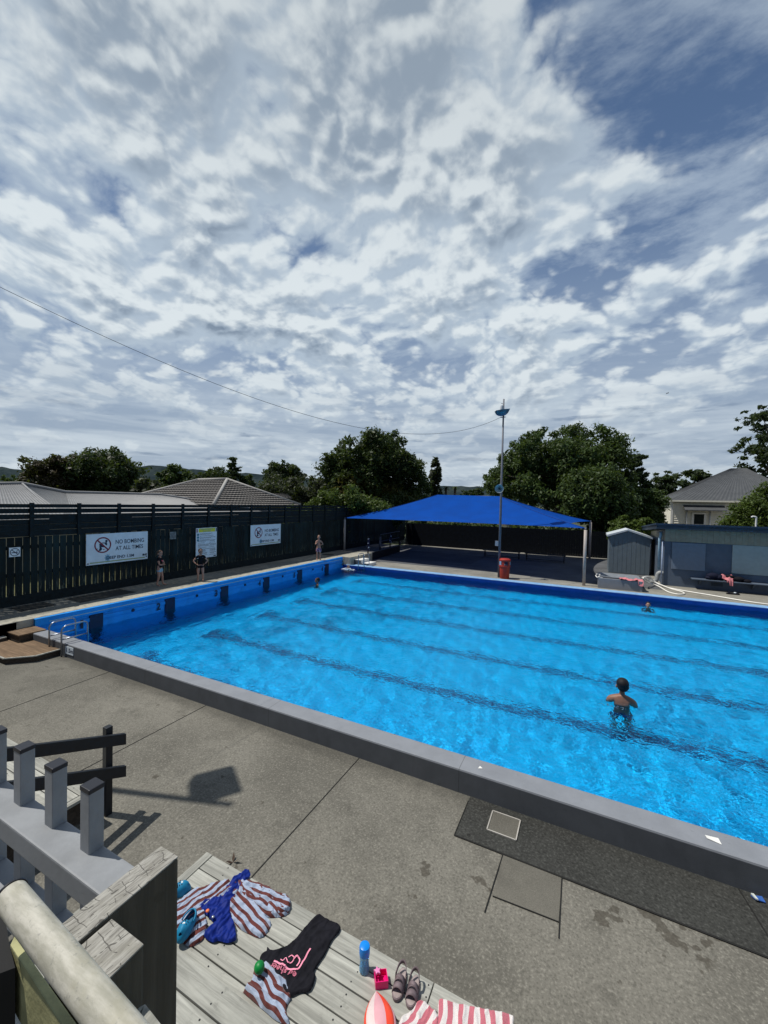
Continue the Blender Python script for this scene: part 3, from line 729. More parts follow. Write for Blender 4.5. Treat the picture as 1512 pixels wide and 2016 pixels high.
# ------------------------------------------------------------------ signs
XS = FX+.085
def prohibit(root, c, r, parts=True):
    """red ring with slash; c = centre (y, z)"""
    b = MB(); n = 40; ro, ri = r, r*.84
    for k in range(n):
        a0, a1 = 2*math.pi*k/n, 2*math.pi*(k+1)/n
        P_ = lambda rr, a: (XS+.0125, c[0]+rr*math.cos(a), c[1]+rr*math.sin(a))
        b.quad(P_(ri, a0), P_(ro, a0), P_(ro, a1), P_(ri, a1))
    s_ = r*.86/math.sqrt(2)
    b.bar((XS+.0125, c[0]-s_, c[1]+s_), (XS+.0125, c[0]+s_, c[1]-s_), .0015, r*.17, up=(0, 1, 1))
    return b
def bombing_sign(root, ya, yb, za, zb):
    W = yb-ya; H = zb-za
    b = MB(); b.box(XS-.01, XS+.01, ya, yb, za, zb); b.build('panel', M['sign_white'], root, bevel=.003)
    Yp = lambda u: ya+u*W
    Zp = lambda v: zb-v*H
    cy_, cz_ = Yp(.245), Zp(.375); r = H*.262
    # swimmer figure in black
    b = MB()
    def pl(pts, x=.0115): b.add([(XS+x, cy_+u*r, cz_+v*r) for u, v in pts], [tuple(range(len(pts)))])
    def disc(u, v, rr): pl([(u+rr*math.cos(2*math.pi*k/14), v+rr*math.sin(2*math.pi*k/14)) for k in range(14)])
    disc(.42, .48, .15)
    pl([(.22, .12), (.32, .36), (.45, .34), (.52, .1), (.48, -.1), (.3, .02)])
    pl([(.28, .3), (-.1, .32), (-.12, .22), (.26, .18)])
    pl([(-.42, .2), (-.2, .12), (.18, -.12), (.16, -.3), (-.14, -.26), (-.2, -.55), (-.42, -.72), (-.52, -.66), (-.38, -.42)])
    pl([(-.18, -.3), (-.05, -.5), (-.3, -.74), (-.36, -.68)])
    pl([(-.82, -.42), (-.62, -.38), (-.58, -.5), (-.72, -.5)]); pl([(0, -.5), (.22, -.52), (.16, -.62), (.02, -.58)])
    b.build('figure', M['sign_blue'], root, merge=False)
    prohibit(root, (cy_, cz_), r).build('prohibition_ring', M['sign_red'], root)
    x = XS+.0125
    text_mesh('NO BOMBING', H*.2, (x, Yp(.44), Zp(.37)), (0, 1, 0), (0, 0, 1), 'lettering', M['sign_blue'], root, .002, width=W*.485)
    text_mesh('AT ALL TIMES', H*.19, (x, Yp(.445), Zp(.585)), (0, 1, 0), (0, 0, 1), 'lettering', M['sign_blue'], root, .002, width=W*.47)
    b = MB(); b.add([(XS+.0112, Yp(.32)+.11*H*rr*math.cos(a), Zp(.81)+.14*H*rr*math.sin(a)) for a, rr in [(2*math.pi*k/18, 1.0 if k % 2 else .62) for k in range(18)]], [tuple(range(18))])
    b.build('splash_print', M['sign_aqua'], root)
    text_mesh('DEEP END 1.5M', H*.135, (x, Yp(.30), Zp(.86)), (0, 1, 0), (0, 0, 1), 'lettering', M['sign_blue'], root, .003, width=W*.45)
    b = MB(); b.quad((x, Yp(.05), Zp(.955)), (x, Yp(.95), Zp(.955)), (x, Yp(.95), Zp(.915)), (x, Yp(.05), Zp(.915))); b.build('olive_stripe', M['sign_green'], root)
    b = MB()
    for u0, u1, v0, v1 in ((.905, .935, .8, .87), (.94, .955, .81, .87), (.96, .98, .79, .87)): b.quad((x, Yp(u0), Zp(v1)), (x, Yp(u1), Zp(v1)), (x, Yp(u1), Zp(v0)), (x, Yp(u0), Zp(v0)))
    b.build('corner_logo', M['black'], root)
    for u, v in ((.025, .95), (.975, .905)):
        b = MB(); b.box(XS+.0095, XS+.014, Yp(u)-.02, Yp(u)+.02, Zp(v)-.02, Zp(v)+.02); b.build('fixing', M['black'], root)
s1 = thing('warning_sign', 'white NO BOMBING board on the fence left of the girl in denim shorts', 'sign', (XS, 2.97, 1.45)); bombing_sign(s1, 2.0, 3.95, 1.45, 2.41)
s2 = thing('warning_sign', 'white NO BOMBING board on the fence, farther one between the rules notice and the boy', 'sign', (XS, 9.8, 1.46)); bombing_sign(s2, 8.8, 10.83, 1.46, 2.42)
n_ = thing('rules_notice', 'tall white rules notice with yellow header behind the girl with hands on hips', 'sign', (XS, 6.4, 1.22))
ya, yb, za, zb = 5.91, 6.91, 1.22, 2.42; x = XS+.0125
b = MB(); b.box(XS-.01, XS+.01, ya, yb, za, zb); b.build('panel', M['sign_white'], n_, bevel=.003)
b = MB(); b.quad((XS+.0115, ya+.12, 2.25), (XS+.0115, yb-.09, 2.25), (XS+.0115, yb-.09, 2.40), (XS+.0115, ya+.12, 2.40)); b.build('header', M['sign_yellow'], n_)
b = MB(); b.quad((x, ya+.02, 2.25), (x, ya+.07, 2.25), (x, ya+.07, 2.40), (x, ya+.02, 2.40)); b.build('header_block', M['sign_red'], n_)
b = MB(); b.quad((x, yb-.06, 2.25), (x, yb-.015, 2.25), (x, yb-.015, 2.40), (x, yb-.06, 2.40)); b.build('header_block', M['black'], n_)
b = MB()
for za_, u0, u1 in ((2.335, .22, .80), (2.265, .32, .7)):
    u = u0
    while u < u1-.02:
        w_ = random.uniform(.03, .05); b.quad((x, ya+u, za_), (x, ya+u+w_, za_), (x, ya+u+w_, za_+.04), (x, ya+u, za_+.04)); u += w_+.012
b.build('header_print', M['sign_green'], n_)
b = MB()
for i, zz in enumerate((2.16, 2.05, 1.94)): b.lathe([(.05, 0), (.05, .002), (0, .002)], (XS+.0105, ya+.09, zz), 14, axis=(1, 0, 0))
b.build('symbol', M['sign_teal'], n_)
b = MB(); zz = 2.185
while zz > 1.3:
    for u0, u1 in (((.17, random.uniform(.6, .95)),) if zz > 1.9 else ((.1, random.uniform(.4, .6)), (random.uniform(.62, .68), random.uniform(.85, .95)))):
        u = u0
        while u < u1:
            w_ = random.uniform(.02, .07); b.quad((x, ya+u, zz), (x, ya+u+w_, zz), (x, ya+u+w_, zz+.014), (x, ya+u, zz+.014)); u += w_+.012
    zz -= random.choice((.032, .06))
b.quad((x, yb-.16, 1.245), (x, yb-.03, 1.245), (x, yb-.03, 1.285), (x, yb-.16, 1.285))
b.build('small_print', M['sign_blue'], n_)
sm = thing('no_smoking_sign', 'small square white no smoking sign at the left end of the fence', 'sign', (XS, .26, 1.92))
ya, yb, za, zb = .14, .38, 1.92, 2.17
b = MB(); b.box(XS-.006, XS+.01, ya, yb, za, zb); b.build('panel', M['sign_white'], sm)
prohibit(sm, (.26, 2.045), .105).build('prohibition_ring', M['sign_blue'], sm)
b = MB(); b.quad((XS+.0115, .19, 2.02), (XS+.0115, .32, 2.02), (XS+.0115, .32, 2.045), (XS+.0115, .19, 2.045))
for k in range(4): b.quad((XS+.0115, .29+.012*k, 2.055+.012*k), (XS+.0115, .305+.012*k, 2.055+.012*k), (XS+.0115, .305+.012*k, 2.07+.012*k), (XS+.0115, .29+.012*k, 2.07+.012*k))
b.build('cigarette', M['sign_blue'], sm)
lb = thing('notice_plate', 'small faded grey plate on the fence between the bombing board and rules notice', 'sign', (XS, 4.95, 2.06))
b = MB(); b.box(XS-.05, XS-.04, 4.83, 5.08, 2.06, 2.33); b.build('plate', paint('faded_plate', (.2, .22, .22), .6, .4, 12), lb)
b = MB()
for k in range(5): b.quad((XS-.038, 4.86, 2.1+.045*k), (XS-.038, 5.04, 2.1+.045*k), (XS-.038, 5.04, 2.115+.045*k), (XS-.038, 4.86, 2.115+.045*k))
b.build('print', M['sign_blue'], lb)

# ------------------------------------------------------------------ far fence under the shade sail
ff = thing('far_fence', 'dark paling fence across the back of the shaded far deck', 'fence', (6, 26.6, ZD))
b = MB(); xx = -1.8
while xx < 30:
    b.box(xx+.002, xx+.1545, 26.6, 26.62+.004*(int(xx*100)%2), ZD, 1.92+random.uniform(-.01, .01)); xx += .155
b.build('palings', M['far_fence'], ff, merge=False)
b = MB(); b.box(-1.8, 30, 26.63, 26.68, .5, .6); b.box(-1.8, 30, 26.63, 26.68, 1.5, 1.6); b.build('rails', M['far_fence'], ff)
pf = thing('picket_fence', 'pale paling fence glimpsed beyond the dark far fence', 'fence', (5, 33, 0))
b = MB(); xx = 2.6
while xx < 6.4:
    b.box(xx, xx+.1, 33, 33.03, -.02, 2.33); xx += .14
b.build('palings', M['cream'], pf, merge=False)
# ------------------------------------------------------------------ shade sail
cn = thing('shade_canopy', 'large blue hip shaped shade sail on cream posts over the far deck', 'shade canopy', (5, 20, ZD))
A = ony(679, 1020, 16.54); Bc = ony(1153, 1040, 15.05); Cc = ony(1163, 1026, 25.82); Dc = Vector((-1.9, 25.8, 2.62))
R1 = ony(862, 974, 20.5); R2 = ony(984, 977, 20.5)
b = MB()
def sagpt(P, Q, s, k): 
    v = P.lerp(Q, s); v.z -= k*4*s*(1-s); return v
def patch(b, a0, a1, b0, b1, sag_a, sag_b, n=18, inset=0.):
    """a0-a1 lower edge, b0-b1 upper edge; surface slightly dished"""
    c_in = (b0+b1)/2-(a0+a1)/2; c_in.z = 0; c_in.normalize()
    vs = []; fs = []
    for j in range(n+1):
        v = j/n
        for i in range(n+1):
            u = i/n
            lo = a0.lerp(a1, u) + c_in*inset*4*u*(1-u); lo.z -= sag_a*4*u*(1-u)
            hi = b0.lerp(b1, u)
            p_ = lo.lerp(hi, v); p_.z -= sag_b*4*v*(1-v); vs.append(p_)
    for j in range(n):
        for i in range(n):
            k = j*(n+1)+i; fs.append((k, k+1, k+n+2, k+n+1))
    b.add(vs, fs)
patch(b, A, Bc, R1, R2, -.02, .10, inset=.35)
patch(b, Bc, Cc, R2, R2+Vector((0, .01, 0)), .0, .1, inset=.9)
patch(b, Cc, Dc, R2+Vector((0, .01, 0)), R1+Vector((0, .01, 0)), 0, .1, inset=.4)
patch(b, Dc, A, R1+Vector((0, .01, 0)), R1, 0, .1, inset=.6)
fab = b.build('fabric', M['canopy'], cn, True)
seam_m = paint('seam_blue', (.003, .045, .25), .8)
for q0, q1 in ((A, R1), (Bc, R2), (Cc, R2), (Dc, R1)):
    b = MB(); pts = [q0.lerp(q1, k/12)-Vector((0, 0, .10*4*(k/12)*(1-k/12)-.012)) for k in range(13)]; b.tube(pts, .012, 6); b.build('seam', seam_m, cn, True)
for q, zb_, rr in ((A, ZL, .065), (Bc, ZD, .065), (Cc, ZD, .075), (Dc, ZD, .065)):
    b = MB(); b.tube([(q.x, q.y, zb_), (q.x, q.y, q.z-.08)], rr, 14); po = b.build('post', M['post_cream'], cn, True)
    b = MB(); b.tube([(q.x, q.y, q.z-.14), (q.x, q.y, q.z+.03)], rr*.6, 8); b.build('bracket', M['pole'], po, True)
# ------------------------------------------------------------------ access ramp with towels
rp = thing('access_ramp', 'raised walkway with thin dark handrail running back under the shade sail', 'ramp', (0, 18, ZD))
xe0, xe1 = .45, .05
b = MB(); b.prism([(-1.7, 16.42, ZL-.02), (xe0, 16.42, ZL-.02), (xe1, 21.4, ZL-.02), (-1.7, 21.4, ZL-.02)], (0, 0, .03)); b.build('walkway', M['asphalt'], rp)
b = MB(); b.prism([(xe0, 16.42, ZD), (xe1, 21.4, ZD), (xe1, 21.4, ZL-.022), (xe0, 16.42, ZL-.022)], (-.06, 0, 0)); b.build('side_panel', M['black'], rp)
posts = []
for v in (0, .34, .67, 1):
    xx = xe0+(xe1-xe0)*v-.03; yy = 16.0+(21.3-16.0)*v; posts.append((xx, yy))
    b = MB(); b.box(xx-.03, xx+.03, yy-.03, yy+.03, ZD, ZL+.98); b.build('post', M['black'], rp)
b = MB(); b.tube([(*posts[1], ZL+.98), (*posts[3], ZL+1.0)], .016, 8); b.tube([(*posts[1], ZL+.55), (*posts[3], ZL+.55)], .014, 8); b.build('handrail', M['pole'], rp, True)
for i, (xx, yy) in enumerate(posts[:3]):
    b = MB(); n = 7
    w0 = .2
    vs = []; fs = []
    hgt = (.72, .62, .55)[i]
    for j in range(n+1):
        for k in range(9):
            a = k/8*math.pi*1.3-.3
            rr = .07+.02*math.sin(k*2.1+j*.6)+.03*(j/n)
            vs.append((xx+rr*math.cos(a-1.2), yy+rr*math.sin(a-1.2), ZL+.86-hgt*j/n+(.02 if k % 2 else 0)))
    for j in range(n):
        for k in range(8): q = j*9+k; fs.append((q, q+1, q+10, q+9))
    b.add(vs, fs)
    o = b.build('towel', M['spotted'] if i != 1 else paint('grey_pattern_towel', (.08, .09, .12), .95, .7, 12), None, True)
    tag(o, ('navy towel with white spots hanging on the rail post next to the ladder', 'grey patterned towel hanging on the second post of the ramp rail', 'spotted towel hanging on the ramp rail farther back')[i], 'towel', 'towels hung along the ramp rail')
# ------------------------------------------------------------------ light pole with horn speaker
bp = onz(982, 1136.8, ZD)
ph = 8.55
lp = thing('light_pole', 'tall grey pole with blue floodlight hood and horn speaker beside the pool', 'light pole', tuple(bp))
tilt = Vector((.0, 0, 1))
b = MB(); b.tube([bp, bp+tilt*3, bp+tilt*ph], [.062, .058, .035], 12); b.build('pole', M['pole'], lp, True)
dpth = (bp-CAM).dot(fw)
hood_c = bp+tilt*8.02
rx = RT.copy(); rx.z = 0; rx.normalize()
def hood(b, c, ax, s=1.):
    """half-shell reflector opening upward-left, seen from the side"""
    side = Vector((-ax.y, ax.x, 0)); n = 14; m_ = 8; vs = []; fs = []
    for i in range(n+1):
        u = -1+2*i/n
        dpt = .27*math.sqrt(max(0, 1-abs(u)**2.2))+.012
        for j in range(m_+1):
            a = math.pi*j/m_
            vs.append(c + ax*u*.33*s + side*(.24*math.cos(a))*s*(1-.35*abs(u)) + Vector((0, 0, -dpt*math.sin(a)*s + .05*u*s)))
    for i in range(n):
        for j in range(m_): k = i*(m_+1)+j; fs.append((k, k+1, k+m_+2, k+m_+1))
    b.add(vs, fs)
    lid = [vs[i*(m_+1)] for i in range(n+1)] + [vs[i*(m_+1)+m_] for i in range(n, -1, -1)]
    b.add(lid, [tuple(range(len(lid)))])
b = MB(); hood(b, hood_c - rx*.06, rx); hd = b.build('lamp_hood', paint('blue_lamp_glass', (.06, .17, .25), .3, .3, 6, .5), lp, 40)
b = MB(); b.lathe([(.085, 0), (.085, .16), (.07, .2), (.0, .2)], hood_c - rx*.09 + Vector((0, 0, .02)), 14); b.build('lamp_holder', paint('lamp_white', (.6, .62, .64), .5), hd, 40)
b = MB(); b.tube([hood_c - rx*.12+Vector((0, 0, .33)), hood_c + Vector((0, 0, .28))], .012, 6); b.build('bracket', M['pole'], lp, True)
wire_end = bp + tilt*7.68 - rx*.13
b = MB(); b.tube([bp+tilt*7.70+rx*.1, wire_end], .022, 8); b.build('crossarm', M['pole'], lp, True)
hc = bp+tilt*4.27; hdirn = (CAM-hc); hdirn.z = 0; hdirn.normalize()
b = MB(); h0 = hc - rx*.09 + hdirn*.12
prof = [(.03, -.3), (.035, -.18), (.06, -.1), (.11, -.03), (.2, .04), (.205, .045), (.19, .04), (.1, -.02), (.05, -.08), (.0, -.1)]
b.lathe(prof, h0, 28, axis=hdirn+Vector((-.15, -.1, -.12))); sp_ = b.build('horn_speaker', paint('horn_grey', (.3, .36, .38), .4, .1), lp, 50)
b = MB(); b.lathe([(.0, -.06), (.035, -.06), (.045, .0), (.03, .03), (.0, .035)], h0, 14, axis=hdirn+Vector((-.15, -.1, -.12))); b.build('driver_cone', M['black'], sp_, 50)
b = MB(); b.bar(h0+Vector((0, 0, .2)), hc+Vector((0, 0, .2)), .05, .04); b.build('bracket', M['shed_trim'], lp)
b = MB(); b.box(bp.x-.2, bp.x-.05, bp.y-.1, bp.y-.04, 1.62, 1.86); b.build('switch_box', paint('box_grey', (.3, .32, .36), .5), lp)
# second floodlight pole stands to the left of the camera; its shadow falls on the near deck
b2 = Vector((4.26, -3.19, ZD))
l2 = thing('light_pole', 'grey floodlight pole behind the picket fence whose shadow falls on the near deck', 'light pole', tuple(b2))
b = MB(); b.tube([b2, b2+Vector((0, 0, 8.6))], [.062, .04], 12); b.build('pole', M['pole'], l2, True)
b = MB(); n_h = 10; ho = [(-.02, -.05), (-.2, .06), (-.34, .18), (-.38, .30), (-.12, .64), (.34, .35), (.12, .02)]
for k in range(n_h):
    s0, s1 = 1-.6*(k/n_h)**2, 1-.6*((k+1)/n_h)**2; cxh = Vector((.0, .25))
    f_ = lambda p_, s_: (b2.x+cxh.x+(p_[0]-cxh.x)*s_, b2.y+cxh.y+(p_[1]-cxh.y)*s_)
    for i in range(len(ho)):
        a_, c_h = ho[i], ho[(i+1) % len(ho)]; z0_, z1_ = 7.86+.22*(k/n_h)**.5, 7.86+.22*((k+1)/n_h)**.5
        b.quad((*f_(a_, s0), z0_), (*f_(c_h, s0), z0_), (*f_(c_h, s1), z1_), (*f_(a_, s1), z1_))
b.add([(*f_(p_, .4), 8.08) for p_ in ho], [tuple(range(len(ho)))]); b.build('lamp_hood', paint('blue_lamp_glass_near', (.06, .17, .25), .3, .3, 6, .5), l2, 40)
# overhead wire
w0 = deep(-263, 432, 4.87); pts = []
for k in range(61):
    s = k/60; p_ = w0.lerp(wire_end, s); p_.z -= 1.55*4*s*(1-s); pts.append(p_)
b = MB(); b.tube(pts, [.003+.005*k/60 for k in range(61)], 6); tag(b.build('overhead_wire', M['black'], None, True), 'thin black wire sagging across the sky to the light pole', 'wire')
# ------------------------------------------------------------------ red bin
bq = onz(993, 1138.5, ZD)
bn = thing('rubbish_bin', 'red plastic litter bin standing beside the light pole', 'bin', tuple(bq))
b = MB(); b.lathe([(.2, 0), (.215, .03), (.235, .55), (.26, .56), (.265, .62), (.26, .63)], bq, 26); b.build('body', M['bin_red'], bn, 40)
b = MB()
for k in range(5):
    a = 2*math.pi*k/5+.75
    b.bar(bq+Vector((.235*math.cos(a), .235*math.sin(a), .63)), bq+Vector((.235*math.cos(a), .235*math.sin(a), .84)), .12, .03, up=(math.cos(a), math.sin(a), 0))
b.build('pillars', M['bin_red'], bn)
b = MB(); b.lathe([(.26, .82), (.268, .84), (.262, .9), (.2, .945), (.08, .96), (0, .96)], bq, 26); b.build('lid', M['bin_red'], bn, 40)
b = MB(); b.lathe([(.17, .4), (.17, .62)], bq, 16); b.build('liner', M['black'], bn, 40)
b = MB(); v = bq+Vector((-.02, -.14, .66)); b.ball(v, .08, .06, .06, 8); b.build('rubbish', M['white'], bn)
for s_ in (-1, 1):
    v = bq + rx*.215*s_ - hdirn*-.13 + Vector((0, 0, .74)); b = MB(); b.bar(v+Vector((0, 0, -.09)), v+Vector((0, 0, .09)), .08, .012, up=hdirn); b.build('label', M['sign_white'], bn)
# ------------------------------------------------------------------ garden shed
sx0, sx1, sy0, sy1 = 13.0, 14.86, 19.92, 21.6
sd_ = thing('garden_shed', 'small grey steel garden shed between the shade sail and the block building', 'shed', (13.9, 20, ZD))
b = MB(); b.box(sx0+.01, sx1-.01, sy0+.01, sy1, ZD, 2.06)
b.prism([(sx0+.01, sy0+.012, 2.06), (sx1-.01, sy0+.012, 2.06), (13.86, sy0+.012, 2.40)], (0, sy1-sy0-.02, 0))
b.build('wall', M['shed'], sd_)
b = MB(); xx = sx0+.03
while xx < sx1-.05:
    zt = 2.06+.33*(1-abs(xx-13.86)/.93); b.box(xx, xx+.19, sy0-.004, sy0+.008, ZD+.03, zt); xx += .205
b.build('front_ribs', M['shed'], sd_, bevel=.003)
b = MB()
for xa_, za_ in ((sx0-.1, 2.13), (sx1+.1, 2.10)):
    b.prism([(xa_, sy0-.1, za_), (13.86, sy0-.1, 2.46), (13.86, sy0-.1, 2.38), (xa_, sy0-.1, za_-.1)], (0, sy1-sy0+.2, 0))
b.build('roof', M['shed_trim'], sd_)
# ------------------------------------------------------------------ low grey box with towel and hose
bx = thing('equipment_box', 'low grey concrete box with a dark lid at the far pool edge', 'box', (13.2, 15.5, ZD))
b = MB(); b.box(12.42, 14.06, 14.86, 16.5, ZD-.02, .53); b.build('body', M['grey_wall'], bx, bevel=.012)
b = MB(); b.box(12.47, 14.0, 15.2, 16.4, .532, .56); b.build('lid', paint('grey_lid', (.2, .22, .24), .6, .15), bx, bevel=.006)
b = MB(); b.box(12.6, 13.9, 14.95, 15.12, .532, .54); b.build('slot', M['black'], bx)
n = 26; vs = []; fs = []
for j in range(9):
    for i in range(n+1):
        u = i/n; x_ = 13.22+.86*u; y_ = 14.80+.42*j/8
        z_ = .56+.03*math.sin(u*11+j*.7)+.015*math.sin(u*27)
        if j < 2 and u > .8: z_ -= (.2, .06)[j]
        vs.append((x_+.02*math.sin(j*1.3), y_+.03*math.sin(u*9), max(z_, .54) if not (j < 2 and u > .8) else z_))
for j in range(8):
    for i in range(n): k = j*(n+1)+i; fs.append((k, k+1, k+n+2, k+n+1))
b = MB(); b.add(vs, fs); tag(b.build('towel', M['pink_towel'], None, True), 'crumpled pink towel lying on the low grey box', 'towel')
def curve_pts(ctrl, n=10):
    out = []; c_ = [Vector(ctrl[0])]+[Vector(c) for c in ctrl]+[Vector(ctrl[-1])]
    for i in range(1, len(c_)-2):
        for k in range(n):
            t_ = k/n; a, b_, c2, d_ = c_[i-1], c_[i], c_[i+1], c_[i+2]
            out.append(.5*((2*b_)+(c2-a)*t_+(2*a-5*b_+4*c2-d_)*t_**2+(3*b_-a-3*c2+d_)*t_**3))
    out.append(c_[-2]); return out
g_ = ZD+.03
hz_ = [onz(1175, 1136, .5), onz(1172, 1131, .56), onz(1178, 1129, .59)]
ctrl = [onz(1264, 1137, .56), onz(1273, 1135, .58), onz(1280, 1136, .5), onz(1290, 1146, .25), onz(1318, 1158, g_), onz(1342, 1165, g_), onz(1347, 1169, g_), onz(1335, 1170, g_), onz(1315, 1165, g_), onz(1296, 1154, g_+.02), onz(1275, 1146, .3), onz(1267, 1140, .52), onz(1269, 1137, .56), onz(1285, 1145, .3), onz(1305, 1154, g_), onz(1340, 1162, g_), onz(1400, 1172, g_), onz(1470, 1184, g_), onz(1530, 1192, g_), onz(1640, 1206, g_)]
b = MB(); b.tube(curve_pts(ctrl, 9), .026, 8); tag(b.build('hose', M['white_hose'], None, True), 'long white hose looping from the grey box along the far pool edge', 'hose')
b = MB(); b.tube(curve_pts([onz(1182, 1131.5, .585), onz(1176, 1130, .6), onz(1173, 1133, .58), onz(1176, 1136.5, .55), onz(1181, 1134, .585)], 6), .02, 8); tag(b.build('hose', M['white_hose'], None, True), 'short loop of white hose over the left corner of the grey box', 'hose')
# ------------------------------------------------------------------ block building at right
bl = thing('changing_block', 'grey blue block building with dark fascia and cream boards at the right', 'building', (18, 18, ZD))
YB = 17.25
b = MB(); b.box(15.1, 26, YB, 22, ZD, 2.12); b.build('wall', M['bldg_blue'], bl)
b = MB(); b.prism([(15.105, YB-.02, 2.122), (15.105, 21.98, 2.122), (15.105, 21.98, 2.3), (15.105, YB-.02, 2.66)], (10.9, 0, 0)); b.build('gable_board', M['cream'], bl)
b = MB(); xx = 15.1
while xx < 26: b.box(xx+.004, xx+.19, YB-.032, YB-.022, 2.11, 2.655); xx += .195
b.build('front_board', M['cream'], bl)
b = MB(); b.prism([(14.72, YB-.42, 2.68), (14.72, YB-.42, 2.90), (14.72, 22.4, 2.52), (14.72, 22.4, 2.34)], (11.5, 0, 0)); rf = b.build('roof', M['fascia'], bl)
b = MB(); b.prism([(14.68, YB-.44, 2.86), (14.68, YB-.44, 2.93), (14.68, 22.42, 2.55), (14.68, 22.42, 2.50)], (11.58, 0, 0)); b.build('roof_edge', paint('blue_roof_edge', (.02, .04, .075), .5), rf)
b = MB(); b.box(15.38, 16.6, YB-.055, YB-.001, .88, 2.08); b.build('panel', M['bldg_panel'], bl, bevel=.006, label='blue grey panel')
b = MB(); b.box(17.52, 20.5, YB-.04, YB-.001, .88, 2.1); b.build('panel', M['bldg_white'], bl, bevel=.006, label='pale panel')
b = MB(); b.box(16.1, 22, YB-.42, YB-.03, .52, .56); bnch = b.build('bench', M['bldg_blue'], bl, bevel=.008)
b = MB()
for xx in (16.4, 18.2, 20): b.prism([(xx, YB-.38, .518), (xx, YB-.001, .518), (xx, YB-.001, .25)], (.04, 0, 0))
b.build('bracket', M['bldg_blue'], bnch)
b = MB(); b.box(16.85, 17.25, YB-.008, YB+.01, .27, .42); b.build('vent', M['fascia'], bl)
dp = ony(1299, 1075, YB+.4)
b = MB(); b.tube([(15.0, YB+.35, 2.5), (15.0, YB+.35, 2.35), (14.96, YB+.35, 2.2), (14.96, YB+.35, .75)], .06, 12); b.build('downpipe', paint('pale_blue_pipe', (.3, .45, .55), .5), bl, True)
b = MB(); b.tube(curve_pts([onz(1283, 1147, ZD+.1)+Vector((0, .3, 0)), (14.75, YB+.15, .2), (14.86, YB+.1, .3), (14.9, YB+.1, .55), (14.98, YB+.1, .64), (15.09, YB+.1, .62)], 6), .09, 14); b.build('elbow_pipe', paint('grey_pipe', (.35, .36, .35), .5), bl, True)
b = MB(); b.tube([(15.02, YB-.06, ZD), (15.02, YB-.06, 2.1)], .028, 8); b.build('corner_pipe', paint('pale_blue_corner', (.35, .42, .55), .5), bl, True)
# things on the bench
def lumps(name, mt, items, label, cat):
    b = MB()
    for (x_, y_, z_, a, c, d_) in items: b.ball((x_, y_, z_), a, c, d_, 14)
    bm_o = b.build(name, mt, None, True)
    me = bm_o.data
    for v in me.vertices:
        nn = noise.noise_vector(v.co*9)*.035; v.co += nn
    return tag(bm_o, label, cat)
yb_ = YB-.2
lumps('duffel_bag', M['cloth_navy'], [(16.85, yb_, .71, .24, .17, .14), (17.05, yb_, .68, .15, .15, .11), (16.7, yb_, .64, .12, .15, .08)], 'dark blue bag heaped at the left end of the wall bench', 'bag')
lumps('duffel_bag', M['cloth_black'], [(17.72, yb_, .67, .2, .16, .11), (17.45, yb_+.03, .74, .16, .12, .09), (17.98, yb_, .62, .16, .14, .06)], 'black bag on the wall bench right of the pink towel', 'bag')
b = MB(); vs = []; fs = []
for j in range(13):
    for i in range(11):
        u, v_ = i/10, j/12
        x_ = 17.14+.36*u+.03*math.sin(v_*6); 
        if v_ < .65: y_, z_ = yb_+.12-.3*v_/.65, .80-.14*(v_/.65)+.04*math.sin(u*8+v_*5)
        else: y_, z_ = yb_-.245, .62-.5*(v_-.65)*(1.3 if u > .4 else .5)
        if v_ >= .65 : x_ = 17.28+.2*u
        vs.append((x_, y_-.015*math.sin(u*14), z_))
for j in range(12):
    for i in range(10): k = j*11+i; fs.append((k, k+1, k+12, k+11))
b.add(vs, fs); tag(b.build('towel', M['pink_towel'], None, True), 'pink towel hanging over the wall bench between two dark bags', 'towel')
for dx, lab in ((0, 'dark shoe on the concrete below the wall bench, left of its pair'), (.2, 'dark shoe with a pale tongue below the wall bench, right of its pair')):
    q = onz(1437, 1170, ZD)+Vector((dx, dx*.1, 0))
    s_ = thing('shoe', lab, 'shoe', tuple(q), 'pair of shoes below the bench')
    b = MB(); b.ball(q+Vector((0, 0, .035)), .14, .055, .04, 12); b.build('upper', M['cloth_black'], s_, True)
    b = MB(); b.ball(q+Vector((-.03, 0, .075)), .05, .035, .03, 10); b.build('tongue', M['sign_white'] if dx else M['cloth_navy'], s_, True)
# benches under the canopy
for (x_, y_, lab) in ((6.9, 22.4, 'dark slatted bench in the shade left of the light pole'), (9.6, 22.2, 'dark slatted bench in the shade right of the light pole')):
    q = thing('slatted_bench', lab, 'bench', (x_, y_, ZD), 'benches in the shade')
    b = MB()
    for k in range(4): b.box(x_-1.2, x_+1.2, y_+.12*k, y_+.12*k+.1, .53, .56)
    b.build('seat', M['black'], q)
    for xx in (x_-1.1, x_+1.1):
        for yy in (y_+.03, y_+.4):
            b = MB(); b.box(xx-.02, xx+.02, yy-.02, yy+.02, ZD, .528); b.build('leg', M['black'], q)
    b = MB(); b.box(x_-1.078, x_+1.078, y_+.02, y_+.05, .2, .23); b.build('stretcher', M['black'], q)
